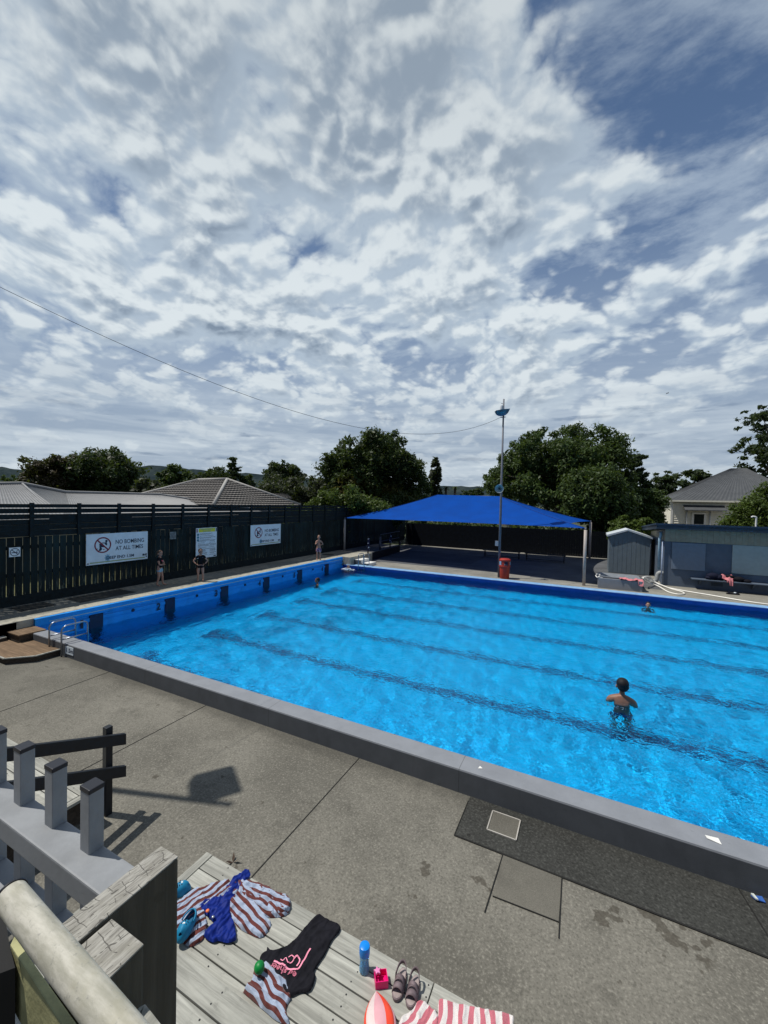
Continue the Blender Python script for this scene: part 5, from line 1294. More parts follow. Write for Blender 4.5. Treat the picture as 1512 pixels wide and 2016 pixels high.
def figure(name, label, loc, rz, scale, pose, skin, clothes=(), hair=None, group=None, voxel=.005, head_yaw=0., head_pitch=0., radii=None):
    """a child about 1.23 m tall facing +Y; pose overrides joint positions"""
    root = thing('person', label, 'person', tuple(loc), group)
    xf = Matrix.Translation(Vector(loc)) @ Matrix.Rotation(rz, 4, 'Z') @ Matrix.Scale(scale, 4)
    J = dict(pelvis=V3(0, 0, .61), waist=V3(0, 0, .71), chest=V3(0, 0, .83), upper=V3(0, -.005, .925), neck=V3(0, 0, .985), skull=V3(0, .01, 1.05))
    for s, n in ((1, 'R'), (-1, 'L')):
        J.update({'clav'+n: V3(.055*s, 0, .93), 'sho'+n: V3(.115*s, -.005, .915), 'elb'+n: V3(.17*s, -.01, .74), 'wri'+n: V3(.17*s, .04, .58),
                  'hip'+n: V3(.062*s, 0, .56), 'kne'+n: V3(.068*s, .012, .32), 'ank'+n: V3(.07*s, -.01, .06), 'bal'+n: V3(.085*s, .075, .022), 'toe'+n: V3(.09*s, .115, .018)})
    for k, v in pose.items():
        if not k.startswith('hdir'): J[k] = V3(*v) if not isinstance(v, Vector) else v
    RAD = dict(pelvis=(.088, .07), waist=(.08, .062), chest=(.092, .068), upper=(.07, .055), neck=.036, skull=.04, clav=.05, sho=.043, elb=.029, wri=.02, hip=.07, kne=.043, ank=.027, bal=.026, toe=.018, hand=.021)
    RAD.update(radii or {})
    nodes = {}; edges = []
    def N(n, p, r_): nodes[n] = (tuple(p), r_)
    for n, p in J.items(): N(n, p, RAD[n.rstrip('RL') if n not in RAD else n])
    E_ = [('pelvis', 'waist'), ('waist', 'chest'), ('chest', 'upper'), ('upper', 'neck'), ('neck', 'skull')]
    for n in 'RL': E_ += [('upper', 'clav'+n), ('clav'+n, 'sho'+n), ('sho'+n, 'elb'+n), ('elb'+n, 'wri'+n), ('pelvis', 'hip'+n), ('hip'+n, 'kne'+n), ('kne'+n, 'ank'+n), ('ank'+n, 'bal'+n), ('bal'+n, 'toe'+n)]
    body = skin_surface(nodes, E_, 'pelvis')
    # hands: palm and five fingers, each its own short chain rooted in the palm
    meshes = [body]; balls = []
    for s, n in ((1, 'R'), (-1, 'L')):
        w_, el = J['wri'+n], J['elb'+n]; d = (w_-el).normalized()
        hd = pose.get('hdir'+n); hd = V3(*hd).normalized() if hd is not None else (d+V3(0, .1, 0)).normalized()
        sd = hd.cross(V3(0, 0, 1)) if abs(hd.z) < .9 else hd.cross(V3(0, 1, 0)) ; sd = sd.normalized()
        pn = sd.cross(hd).normalized()
        hn = {'w': (tuple(w_), .018), 'p': (tuple(w_+hd*.045), (.024, .015))}; he = [('w', 'p')]
        for k in range(4):
            o_ = sd*((k-1.5)*.0145); ln = (.05, .058, .054, .042)[k]; b0 = w_+hd*.055+o_; cur = pn*(-.012)
            hn['f%da' % k] = (tuple(b0), .0085); hn['f%db' % k] = (tuple(b0+hd*ln*.5+cur*.3), .0078); hn['f%dc' % k] = (tuple(b0+hd*ln*.95+cur*1.6), .006)
            he += [('p', 'f%da' % k), ('f%da' % k, 'f%db' % k), ('f%db' % k, 'f%dc' % k)]
        t0_ = w_+hd*.025-sd*.02*s
        hn['ta'] = (tuple(t0_), .0095); hn['tb'] = (tuple(t0_+hd*.028-sd*.022*s), .0085); hn['tc'] = (tuple(t0_+hd*.05-sd*.03*s-pn*.008), .0065)
        he += [('w', 'ta'), ('ta', 'tb'), ('tb', 'tc')]
        meshes.append(skin_surface(hn, he, 'w', 1))
    hc = J['skull']+V3(0, 0, .065); hr = Matrix.Rotation(head_yaw, 3, 'Z') @ Matrix.Rotation(head_pitch, 3, 'X')
    H = lambda x, y, z: hc + hr @ V3(x, y, z)
    balls += [(H(0, -.008, .02), (.072, .084, .08)), (H(0, .022, -.035), (.055, .058, .062)), (H(0, .085, -.022), (.011, .013, .017)), (H(0, .06, -.07), (.026, .02, .018)),
              (H(.073, -.008, -.02), (.011, .02, .026)), (H(-.073, -.008, -.02), (.011, .02, .026)), (H(0, .068, -.048), (.02, .012, .012))]
    fuse('body', meshes, balls, voxel, skin, xf, root)
    inv = lambda b: b
    for s in (1, -1):
        b = MB(); b.ball(H(.028*s, .07, .0), .011, .008, .008, 10); b.v = [tuple(xf @ Vector(v)) for v in b.v]; b.build('eye', M['eye'], root, True)
    b = MB(); b.ball(H(0, .079, -.05), .019, .005, .006, 10); b.v = [tuple(xf @ Vector(v)) for v in b.v]; b.build('mouth', M['lip'], root, True)
    if hair:
        kind, hm_ = hair; hb = [(H(0, -.02, .032), (.079, .086, .078)), (H(0, -.045, -.01), (.07, .055, .06))]
        ms = []
        if kind == 'pony': hb += [(H(0, -.105, .03), (.026, .03, .028)), (H(0, -.125, -.02), (.022, .022, .055)), (H(0, -.12, -.08), (.014, .016, .04))]
        if kind == 'long': hb += [(H(.05, -.04, -.06), (.03, .04, .08)), (H(-.05, -.04, -.06), (.03, .04, .08)), (H(0, -.06, -.08), (.05, .035, .08))]
        fuse('hair', [], hb, voxel*1.2, hm_, xf, root, 2)
    def garment(nm, mt, nodelist, edgelist, grow, caps=()):
        nd = {}
        for q in nodelist:
            if isinstance(q, tuple):
                a, c, f, r_ = q; nm_ = a+c; nd[nm_] = (tuple(J[a].lerp(J[c], f)), tuple(x+grow for x in (r_ if isinstance(r_, tuple) else (r_, r_))))
            else:
                r_ = RAD[q.rstrip('RL') if q not in RAD else q]; r_ = r_ if isinstance(r_, tuple) else (r_, r_); nd[q] = (tuple(J[q]), tuple(x+grow for x in r_))
        me = skin_surface(nd, edgelist, nodelist[0] if not isinstance(nodelist[0], tuple) else nodelist[0][0]+nodelist[0][1])
        return fuse(nm, [me], [], voxel*1.3, mt, xf, root, 2)
    for cl in clothes: 
        if cl[0] == 'shirt':
            garment('shirt', cl[1], ['waist', 'chest', 'upper', 'clavR', 'clavL', 'shoR', 'shoL', ('shoR', 'elbR', .45, .04), ('shoL', 'elbL', .45, .04), ('pelvis', 'waist', .3, (.086, .07))],
                    [('waist', 'chest'), ('chest', 'upper'), ('upper', 'clavR'), ('upper', 'clavL'), ('clavR', 'shoR'), ('clavL', 'shoL'), ('shoR', 'shoRelbR'), ('shoL', 'shoLelbL'), ('pelviswaist', 'waist')], .009)
        if cl[0] == 'shorts':
            f = cl[2] if len(cl) > 2 else .45
            garment('shorts', cl[1], ['pelvis', 'hipR', 'hipL', ('hipR', 'kneR', f, .07), ('hipL', 'kneL', f, .07), ('pelvis', 'waist', .5, (.086, .068))],
                    [('pelvis', 'hipR'), ('pelvis', 'hipL'), ('hipR', 'hipRkneR'), ('hipL', 'hipLkneL'), ('pelvis', 'pelviswaist')], .011)
        if cl[0] == 'print':
            b = MB()
            for k in range(3): b.ball(J['chest']+V3(.02*(k-1), .088, .02+.022*(k-1)), .03, .012, .012, 8)
            b.v = [tuple(xf @ Vector(v)) for v in b.v]; b.build('shirt_print', cl[1], root, True)
    return root
face = lambda p: math.atan2(-(CAM.x-p[0]), (CAM.y-p[1])*-1)   # unused helper kept simple
def yaw_to(p, q): return math.atan2(-(q[0]-p[0]), q[1]-p[1])
g1 = onz(314, 1153, ZL); g2 = onz(394.5, 1144.5, ZL); by = onz(627, 1102.5, ZL)
figure('person', 'girl in black and pink shirt and pale denim shorts, arms folded, on the raised deck', g1, yaw_to(g1, (8, 9)), 1.0,
       dict(elbR=(.15, .07, .735), wriR=(.02, .135, .72), elbL=(-.15, .07, .75), wriL=(-.02, .12, .745), hdirR=(-1, .05, .1), hdirL=(1, .05, .1), kneL=(-.075, .05, .32), ankL=(-.1, .06, .06), balL=(-.12, .14, .022), toeL=(-.13, .18, .018), ankR=(.08, -.05, .06), balR=(.1, .03, .022), toeR=(.105, .07, .018)),
       M['skin'], [('shirt', M['cloth_black']), ('shorts', M['denim'], .5), ('print', M['cloth_pink'])], ('pony', M['hair_brown']), head_yaw=-.3, head_pitch=-.1)
figure('person', 'girl in black swim top and shorts standing with hands on hips', g2, yaw_to(g2, (9, -3)), .985,
       dict(elbR=(.245, -.03, .755), wriR=(.15, .05, .655), elbL=(-.245, -.03, .755), wriL=(-.15, .05, .655), hdirR=(-.75, .3, -.3), hdirL=(.75, .3, -.3), kneR=(.08, .01, .32), ankR=(.085, -.01, .06), kneL=(-.08, .01, .32), ankL=(-.085, -.01, .06)),
       M['skin'], [('shirt', M['cloth_black']), ('shorts', M['cloth_black'], .35)], ('short', M['hair_dark']), head_yaw=.5)
figure('person', 'bare chested boy in patterned swim shorts at the far end of the raised deck', by, yaw_to(by, (10, 0)), 1.05,
       dict(elbR=(.16, .08, .76), wriR=(.05, .14, .90), elbL=(-.20, .03, .77), wriL=(-.09, .12, .74), hdirR=(-.2, .05, .9), hdirL=(.9, .3, .1)),
       M['skin'], [('shorts', M['pattern'], .75)], ('short', M['hair_brown']), head_yaw=-.2)
# swimmers
sw = onz(1230, 1398, 0); S_ = 1.32
figure('person', 'dark haired swimmer with bare back standing in the near lanes of the pool', (sw.x-.03, sw.y+.26, -1.14), yaw_to((0, 0), (.02, 1)), S_,
       dict(pelvis=(0, -.02, .61), waist=(0, -.02, .71), chest=(0, -.015, .83), clavR=(.075, 0, .925), clavL=(-.075, 0, .925), kneR=(.07, .04, .33), kneL=(-.07, .04, .33),
            elbR=(.165, .1, .735), wriR=(.11, .25, .69), elbL=(-.165, .1, .735), wriL=(-.11, .25, .69), hdirR=(-.1, 1, -.1), hdirL=(.1, 1, -.1), shoR=(.148, -.005, .905), shoL=(-.148, -.005, .905)),
       M['skin2'], [('shorts', paint('blue_swim_shorts', (.015, .06, .2), .8, .2), .6)], ('short', M['hair_dark']), head_yaw=.1, radii=dict(chest=(.115, .07), upper=(.09, .056), clav=.056, sho=.05, elb=.036, waist=(.095, .062)))
swim_pose = dict(elbR=(.19, .06, .74), wriR=(.17, .2, .64), elbL=(-.19, .06, .74), wriL=(-.17, .2, .64), hdirR=(0, 1, -.4), hdirL=(0, 1, -.4), kneR=(.09, .08, .38), kneL=(-.09, .1, .38), ankR=(.1, -.15, .3), ankL=(-.1, -.15, .3), balR=(.1, -.2, .26), balL=(-.1, -.2, .26), toeR=(.1, -.22, .23), toeL=(-.1, -.22, .23))
h2 = onz(1276, 1197, 0); h3 = onz(625, 1151, 0); h4 = onz(692, 1119, 0)
figure('person', 'swimmer with only the head above water in front of the far pool edge', (h2.x, h2.y, -1.0), yaw_to(h2, (12, -4)), 1.0, swim_pose, M['skin'], [('shorts', M['cloth_navy'])], ('short', M['hair_dark']), voxel=.006)
figure('person', 'dark haired swimmer low in the water near lane marker five', (h3.x, h3.y, -1.06), yaw_to(h3, (-6, 2)), 1.12, swim_pose, M['skin2'], [('shorts', M['cloth_navy'])], ('short', M['hair_dark']), voxel=.006)
figure('person', 'swimmer splashing in the far left corner of the pool by the ladder', (h4.x, min(h4.y, PW-.35), -1.0), yaw_to(h4, (8, 10)), 1.0, swim_pose, M['skin'], [('shorts', M['cloth_navy'])], ('short', M['hair_brown']), voxel=.006)
def splash(label, c, rx_, ry_, n, hgt):
    b = MB()
    for k in range(n):
        a = random.uniform(0, 6.28); r_ = random.random()**.6; s_ = random.uniform(.006, .018)*(.6 if hgt < .02 else 1)
        b.ball(c+Vector((rx_*r_*math.cos(a), ry_*r_*math.sin(a), random.uniform(-.005, hgt*(1-r_*.7)))), s_*1.8, s_*1.8, s_*.7, 6)
    return tag(b.build('splash', M['foam'], None, True, merge=False), label, 'splash', kind='stuff')
splash('white splash around the swimmer in the far left corner', Vector((h4.x+.05, min(h4.y, PW-.35)-.12, 0)), .42, .2, 150, .1)
splash('small foam flecks in the water left of the dark haired swimmer', Vector((sw.x-.2, sw.y+.05, -.002)), .22, .07, 22, .004)
# ------------------------------------------------------------------ bleachers
T1, T2, T3 = .45, .85, 1.25
def bleacher(name, label, x0, x1, tiers, rightjoint=None, trim_left=False, trim_right=False):
    t_ = thing(name, label, 'bleacher', ((x0+x1)/2, tiers[0][1], ZD))
    for (z_, yf, yb) in tiers:
        b = MB(); n = 6; wv = (yf-yb)/n
        for k in range(n):
            ya, yb_ = yf-wv*k-.0045, yf-wv*(k+1)+.0045
            xs_ = [x0+(.075 if trim_left else 0), x1-(.075 if trim_right else 0)]
            cuts = [xs_[0]]; 
            if rightjoint and k == 0: cuts += [rightjoint]
            elif rightjoint: cuts += [rightjoint+((k*1.37) % 2.2)+.6]
            cuts += [xs_[1]]
            for a, c in zip(cuts[:-1], cuts[1:]): 
                j = random.uniform(-.0015, .0015); b.box(a+.004, c-.004, yb_, ya, z_-.03+j, z_+j)
        b.build('deck_boards', M['bleach'], t_, bevel=.003, merge=False)
        b = MB(); xx = x0+.3
        while xx < x1-.1:
            for k in range(n):
                for dy in (.035, .105):
                    for dx in (-.0, ): b.lathe([(.0055, 0), (.005, .0012), (0, .0012)], (xx+dx+random.uniform(-.012, .012), yf-wv*k-dy+random.uniform(-.006, .006), z_+.0005), 8)
            xx += .45
        b.build('nail_heads', M['black'], t_)
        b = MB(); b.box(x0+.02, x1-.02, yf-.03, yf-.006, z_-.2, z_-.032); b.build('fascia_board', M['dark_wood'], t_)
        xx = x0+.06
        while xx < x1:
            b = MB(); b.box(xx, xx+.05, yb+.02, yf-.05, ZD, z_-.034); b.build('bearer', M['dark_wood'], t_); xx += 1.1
        for flag, xa in ((trim_left, x0), (trim_right, x1-.07)):
            if flag:
                b = MB(); b.box(xa, xa+.07, yb+.003, yf-.002, z_-.03, z_+.001); b.build('end_board', M['grain_y'], t_, bevel=.003)
    return t_
tr = [(T1, -2.58, -3.46), (T2, -3.46, -4.30), (T3, -4.42, -5.0)]
bleacher('timber_bleacher', 'bleached timber bleacher with clothes and shoes lying on its lowest step', 9.02, 17.5, tr[:2], 11.15, trim_left=True)
bleacher('timber_bleacher', 'bleached timber bleacher at the left behind the black handrail and grey pickets', .5, 7.36, tr[:2], None, trim_right=True)
# black stair handrail
hr = thing('stair_handrail', 'black two-bar timber stair handrail on a post at the edge of the left bleacher', 'handrail', (7.4, -2.45, ZD))
XR = 7.40
p0, p1 = onx(244, 1453, XR), onx(0, 1485, XR); q0, q1 = onx(244, 1516, XR), onx(0, 1552, XR)
pb_ = onz(213, 1603, ZD); ptop = onx(210, 1441, XR)
b = MB(); b.box(XR-.10, XR-.03, pb_.y-.04, pb_.y+.03, ZD, ptop.z+.02); b.build('post', M['black_rail'], hr, bevel=.005)
def rail_box(a, c):
    e_ = c+(c-a)*.8; h_ = Vector((0, 0, .062)); b = MB(); b.prism([a-h_, e_-h_, e_+h_, a+h_], (.045, 0, 0)); return b
rail_box(p0, p1).build('top_rail', M['black_rail'], hr, bevel=.006); rail_box(q0, q1).build('lower_rail', M['black_rail'], hr, bevel=.006)
e_ = p0+(p1-p0)*1.7; b = MB(); b.box(XR-.10, XR-.03, e_.y-.035, e_.y+.035, ZD, e_.z+.03); b.build('post', M['black_rail'], hr, bevel=.005)
# ------------------------------------------------------------------ grey picket fence
gp = thing('picket_fence', 'grey painted picket fence with black capped pickets in the left foreground', 'fence', (9.8, -4.33, 1.9))
YF0, YF1 = -4.385, -4.275
b = MB(); b.box(6.0, 10.8, YF0, YF1, 2.30, 2.38); b.build('top_rail', M['picket'], gp, bevel=.006)
b = MB(); b.box(6.0, 10.8, YF0, YF1, 1.98, 2.05); b.build('bottom_rail', M['picket'], gp, bevel=.006)
px_x = [10.47-.232*k for k in range(12)]
pk = None
for k, xx in enumerate(px_x):
    b = MB(); b.box(xx-.027, xx+.027, -4.322, -4.274, 1.6, 2.594); o = b.build('picket', M['picket'], gp, bevel=.003)
    b = MB(); b.box(xx-.0285, xx+.0285, -4.3235, -4.2725, 2.585, 2.602); b.build('picket_cap', M['picket_cap'], o, bevel=.003)
for xx in (6.05, 8.5):
    b = MB(); b.box(xx-.04, xx+.04, -4.38, -4.28, .9, 2.297); b.build('post', M['picket'], gp)
# ------------------------------------------------------------------ timber posts
ZP = 2.7
pp = thing('timber_post', 'wide weathered timber plank post at the end of the grey picket fence', 'post', (11.04, -4.53, T2))
b = MB(); b.box(11.012, 11.08, -4.66, -4.425, .86, ZP-.004); b.build('plank', M['post_side'], pp, bevel=.006)
b = MB(); b.box(11.0125, 11.0795, -4.6595, -4.4255, ZP-.0042, ZP); b.build('end_grain', M['cracked'], pp, bevel=.002)
p2 = thing('timber_post', 'square timber post with cracked top beside the weathered pipe rail', 'post', (11.14, -4.65, T2))
b = MB(); b.box(11.083, 11.192, -4.70, -4.585, .86, ZP-.012); b.build('post', M['post_side'], p2, bevel=.006)
b = MB(); b.box(11.0835, 11.1915, -4.6995, -4.5855, ZP-.0122, ZP-.008); b.build('end_grain', M['cracked'], p2, bevel=.002)
q = onz(290, 1990, 2.62)
p3 = thing('timber_offcut', 'small timber block end below the pipe rail', 'timber', (q.x, q.y, 2.3))
a3, b3, c3 = onz(270, 1984, 2.6), onz(286, 1974, 2.6), onz(322, 2020, 2.6)
b = MB(); b.prism([(a3.x, a3.y, 2.6), (b3.x, b3.y, 2.6), (c3.x, c3.y, 2.6), (c3.x-.02, c3.y-.1, 2.6), (a3.x+.1, a3.y-.12, 2.6)], (0, 0, -.5)); b.build('block', M['grain_y'], p3, bevel=.004)
# ------------------------------------------------------------------ weathered pipe rail
zp = 2.82
pr_ = thing('pipe_rail', 'pale weathered round pipe handrail running close across the lower left corner', 'handrail', tuple(onz(120, 1890, zp)))
P1, P2 = onz(22, 1764, zp), onz(212, 2000, zp); dr = (P2-P1).normalized()
b = MB(); b.tube([P1, P1.lerp(P2, .5), P2, P2+dr*.9], .0245, 40); pipe = b.build('pipe', M['galv'], pr_, 40)
b = MB(); b.tube([P1-dr*.004, P1-dr*.0005], .0265, 32); b.build('end_cap', M['picket_cap'], pipe, 40)
yw = paint('olive_timber', (.34, .33, .17), .75, .25, 12, .2, bump=.4)
ra, rb, rc, rd = onz(20, 1860, 2.72), onz(119, 2016, 2.72), onz(28.6, 1842, 2.72), onz(152, 2016, 2.72); dd = (rb-ra).normalized(); d2 = (rd-rc).normalized()
b = MB(); b.prism([ra, rb+dd*.7, rd+d2*.7, rc], (0, 0, -.12)); b.build('backing_board', yw, pr_, bevel=.002)
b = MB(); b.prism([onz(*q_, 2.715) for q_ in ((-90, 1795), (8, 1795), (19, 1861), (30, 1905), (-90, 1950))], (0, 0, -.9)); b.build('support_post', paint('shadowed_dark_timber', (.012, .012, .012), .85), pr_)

# ------------------------------------------------------------------ clothes and toys on the step
ZT = T1+.002
def fld(x, y): return 1640+0
def pz(cx, cy, k=3.979, ox=320, oy=1640, z=ZT): return onz(ox+cx/k, oy+cy/k, z)
def smooth_poly(pts, n=6):
    out = []; m_ = len(pts)
    for i in range(m_):
        a, b_, c, d = [Vector((*pts[(i+j-1) % m_], 0)) for j in range(4)]
        for k in range(n):
            t_ = k/n; v = .5*((2*b_)+(c-a)*t_+(2*a-5*b_+4*c-d)*t_**2+(3*b_-a-3*c+d)*t_**3); out.append((v.x, v.y))
    return out
def cloth(lobes, name, mt, parent, res=.006, zbase=ZT):
    """lobes: list of (outline xy points, stripe direction angle, height, wrinkle frequency, base offset); returns object and height function"""
    allh = []
    b = MB(); uvs = []
    for li, (pts, ang, hh, fq, z0) in enumerate(lobes):
        poly = smooth_poly([(p.x, p.y) for p in pts]); P_ = np.array(poly); xs, ys = P_[:, 0], P_[:, 1]
        ca, sa = math.cos(ang), math.sin(ang)
        nx_, ny_ = int((xs.max()-xs.min())/res)+3, int((ys.max()-ys.min())/res)+3
        A0 = P_; B0 = np.roll(P_, -1, 0); AB = B0-A0; L2_ = (AB**2).sum(1)+1e-12
        def near(x, y):
            t_ = np.clip(((x-A0[:, 0])*AB[:, 0]+(y-A0[:, 1])*AB[:, 1])/L2_, 0, 1); q = A0+AB*t_[:, None]; dd_ = (q[:, 0]-x)**2+(q[:, 1]-y)**2; i = dd_.argmin(); return math.sqrt(dd_[i]), q[i]
        def height(x, y, e, li=li, hh=hh, fq=fq, ca=ca, sa=sa, z0=z0):
            u = x*ca+y*sa; v = -x*sa+y*ca
            w1 = noise.noise((u*fq*.5, v*fq*1.5, li*7.1)); w2 = noise.noise((u*fq*1.3+5, v*fq*2.6, li*3.3)); rdg = 1-abs(noise.noise((u*fq*.45+2, v*fq*1.1, 9+li)))*2.0
            k = min(1, e/.011); k = k*(2-k)
            w3 = (1-abs(noise.noise((u*fq*.8+9, v*fq*2.2, 4+li)))*3.2); w3 = max(0, w3); w3 *= w3
            return zbase+z0+.004+k*hh*max(.06, .3+.55*w1+.3*w2+.3*rdg+.42*w3)
        ids = {}; V_ = []; U_ = []
        ins = {}
        for j in range(ny_):
            for i in range(nx_):
                x, y = xs.min()+(i-1)*res, ys.min()+(j-1)*res; e, q = near(x, y); inn = inside(x, y, poly); ins[i, j] = (inn, e, x, y, q)
        def vid(i, j):
            if (i, j) in ids: return ids[i, j]
            inn, e, x, y, q = ins[i, j]
            if not inn: x, y = q; e = 0.
            z_ = height(x, y, e) if e > .0015 else zbase+z0+.001
            ids[i, j] = len(V_); V_.append((x, y, z_))
            u = x*ca+y*sa; v = -x*sa+y*ca
            U_.append((v+.022*noise.noise((x*9, y*9, li))+(z_-zbase)*.55, u)); return ids[i, j]
        fs_ = []
        for j in range(ny_-1):
            for i in range(nx_-1):
                cs = [(i, j), (i+1, j), (i+1, j+1), (i, j+1)]; ni = sum(ins[c][0] for c in cs)
                if ni >= 2 or (ni == 1): fs_.append([vid(*c) for c in cs])
        base_i = len(b.v); b.add(V_, fs_); uvs += U_
        allh.append((poly, near, height))
    me = bpy.data.meshes.new(name); off = root_loc(parent) if parent else Vector((0, 0, 0))
    me.from_pydata([(v[0]-off.x, v[1]-off.y, v[2]-off.z) for v in b.v], [], b.f); me.materials.append(mt)
    uvl = me.uv_layers.new(name='UVMap'); vi = np.empty(len(me.loops), dtype=np.int32); me.loops.foreach_get('vertex_index', vi)
    uvl.data.foreach_set('uv', np.array(uvs, dtype=np.float32)[vi].ravel())
    me.polygons.foreach_set('use_smooth', [True]*len(me.polygons)); me.validate()
    o = bpy.data.objects.new(name, me); COL.objects.link(o)
    if parent: o.parent = parent
    def hfun(x, y):
        z_ = zbase
        for poly, near, height in allh:
            if inside(x, y, poly): z_ = max(z_, height(x, y, near(x, y)[0]))
        return z_
    return o, hfun
def dirang(a, c): return math.atan2(c.y-a.y, c.x-a.x)
ST = stripes('brown_blue_stripe_towel', [(.54, (.37, .44, .57)), (.46, (.13, .036, .03))], .052)
Lz = lambda l, **k: [pz(x, y, **k) for x, y in l]
left = Lz([(60, 590), (88, 560), (160, 520), (230, 450), (330, 430), (480, 375), (560, 400), (600, 440), (560, 530), (450, 560), (340, 620), (350, 700), (340, 790), (300, 850), (235, 890), (180, 880), (110, 800), (60, 730)])
right = Lz([(590, 400), (700, 395), (800, 450), (900, 490), (985, 515), (1000, 580), (965, 650), (860, 668), (805, 665), (850, 712), (830, 770), (770, 825), (690, 800), (590, 740), (530, 640), (525, 550), (590, 470)])
tw1, hf1 = cloth([(left, dirang(pz(90, 690), pz(470, 410)), .035, 13, 0), (right, dirang(pz(560, 520), pz(800, 790)), .038, 13, .002),
                  (Lz([(640, 400), (760, 410), (900, 480), (990, 520), (1000, 590), (960, 645), (850, 660), (760, 600), (650, 520), (600, 450)]), dirang(pz(650, 430), pz(980, 580)), .036, 14, .012)], 'towel', ST, None)
tag(tw1, 'crumpled brown and pale blue striped towel under the blue swimsuit', 'towel', 'striped towels')
blue = paint('blue_swim_cloth', (.004, .02, .2), .65, .05, 5, .2)
sl_, hfb = cloth([(Lz([(675, 312), (688, 345), (640, 410), (580, 490), (540, 560), (530, 650), (560, 720), (578, 840), (545, 868), (500, 875), (440, 860), (400, 872), (350, 850), (325, 810), (360, 760), (400, 720), (340, 650), (285, 590), (350, 540), (440, 525), (480, 470), (540, 390), (600, 335), (640, 315)]), dirang(pz(660, 330), pz(450, 560)), .036, 16, .012)], 'swimsuit', blue, None)
tag(sl_, 'shiny royal blue swimsuit crumpled on the striped towel', 'swimsuit')
b = MB(); v = pz(352, 660); b.ball((v.x, v.y, ZT+.05), .014, .014, .008, 12); b.build('orange_badge', paint('orange_badge', (.75, .18, .06), .5), sl_, True)
b = MB(); v = pz(395, 705); b.ball((v.x, v.y, ZT+.046), .014, .012, .008, 10); b.build('grey_buckle', M['steel'], sl_, True)
shirtc = M['cloth_black']
shz, hfs = cloth([(Lz([(1222, 652), (1300, 690), (1388, 735), (1385, 785), (1330, 850), (1280, 950), (1235, 1020), (1190, 1090), (1198, 1140), (1160, 1245), (1080, 1262), (1010, 1292), (960, 1270), (900, 1200), (820, 1090), (765, 1040), (768, 970), (812, 935), (822, 902), (862, 932), (960, 900), (1030, 850), (1080, 790), (1150, 710)]), dirang(pz(1300, 700), pz(950, 1150)), .017, 11, .008)], 'shirt', shirtc, None)
tag(shz, 'black t-shirt with pink lettering crumpled on the lowest bleacher step', 'shirt')
pinkp = paint('pink_lettering', (.85, .3, .42), .8, .1)
def z500(x, y): return onz(500+x/8.4, 1860+y/8.4, ZT+.02)
def ribbon(pts, w, name):
    pts = [z500(*p) for p in pts]; pts = curve_pts(pts, 8) if len(pts) > 2 else [pts[0].lerp(pts[1], k/20) for k in range(21)]
    b = MB(); vs = []; fs = []
    for i, p_ in enumerate(pts):
        d = (Vector(pts[min(i+1, len(pts)-1)])-Vector(pts[max(i-1, 0)])); d.z = 0; d.normalize(); s_ = Vector((-d.y, d.x, 0))*w/2
        for q in (Vector(p_)-s_, Vector(p_)+s_): vs.append((q.x, q.y, max(hfs(q.x, q.y), hfs(p_[0], p_[1]))+.003))
    for i in range(len(pts)-1): fs.append((2*i, 2*i+1, 2*i+3, 2*i+2))
    b.add(vs, fs); b.build(name, pinkp, shz)
ribbon([(935, 65), (735, 415)], .010, 'print_bar'); ribbon([(735, 415), (600, 405), (460, 335), (330, 278)], .011, 'print_bar')
ribbon([(440, 240), (485, 268), (525, 215), (560, 300), (620, 290), (660, 235), (625, 190), (570, 215)], .006, 'script'); ribbon([(660, 240), (715, 200), (755, 240), (745, 300), (705, 362)], .0085, 'script')
a_, c_2 = z500(715, 478), z500(285, 300)
tm = text_mesh('ed sheer', .05, (a_.x, a_.y, 0), ((c_2-a_).x, (c_2-a_).y, 0), (-(c_2-a_).y, (c_2-a_).x, 0), 'lettering', pinkp, shz, .0012, width=(c_2-a_).length)
for v in tm.data.vertices: v.co.z = hfs(v.co.x, v.co.y)+.004
ST2 = ST
t2, hf2 = cloth([(Lz([(715, 1090), (775, 1040), (830, 1028), (890, 1085), (960, 1150), (980, 1210), (1005, 1290), (968, 1385), (992, 1500), (900, 1480), (800, 1400), (640, 1260), (635, 1245), (700, 1175)]), dirang(pz(760, 1200), pz(960, 1440)), .045, 11, .002)], 'towel', ST2, None)
tag(t2, 'brown and pale blue striped towel bundled below the black t-shirt with a green ball', 'towel', 'striped towels')
v = pz(757, 1140); b = MB(); b.ball((v.x, v.y, ZT+.075), .034, .034, .034, 24); tag(b.build('ball', paint('green_ball', (.0, .2, .035), .45, .15, 30), None, True), 'green ball nestled in the striped towel', 'ball')

# pink striped towels at the bottom edge
PS = stripes('pink_white_stripe_towel', [(.5, (.72, .68, .66)), (.5, (.55, .16, .2))], .064)
z4 = lambda x, y: onz(640+x/3.78, 1780+y/3.78, ZT)
la = [z4(*p) for p in ((560, 860), (640, 800), (700, 730), (770, 760), (835, 830), (845, 900), (850, 1010), (560, 1010))]
ra_ = [z4(*p) for p in ((850, 715), (930, 733), (1080, 765), (1240, 800), (1392, 832), (1400, 900), (1410, 1010), (830, 1010), (838, 860))]
tg, _ = cloth([(la, dirang(z4(740, 760), z4(640, 900)), .025, 12, 0), (ra_, dirang(z4(960, 740), z4(945, 900)), .018, 8, .003)], 'towel', PS, None)
tag(tg, 'pink and white striped towel at the bottom edge in front of the sandals', 'towel')

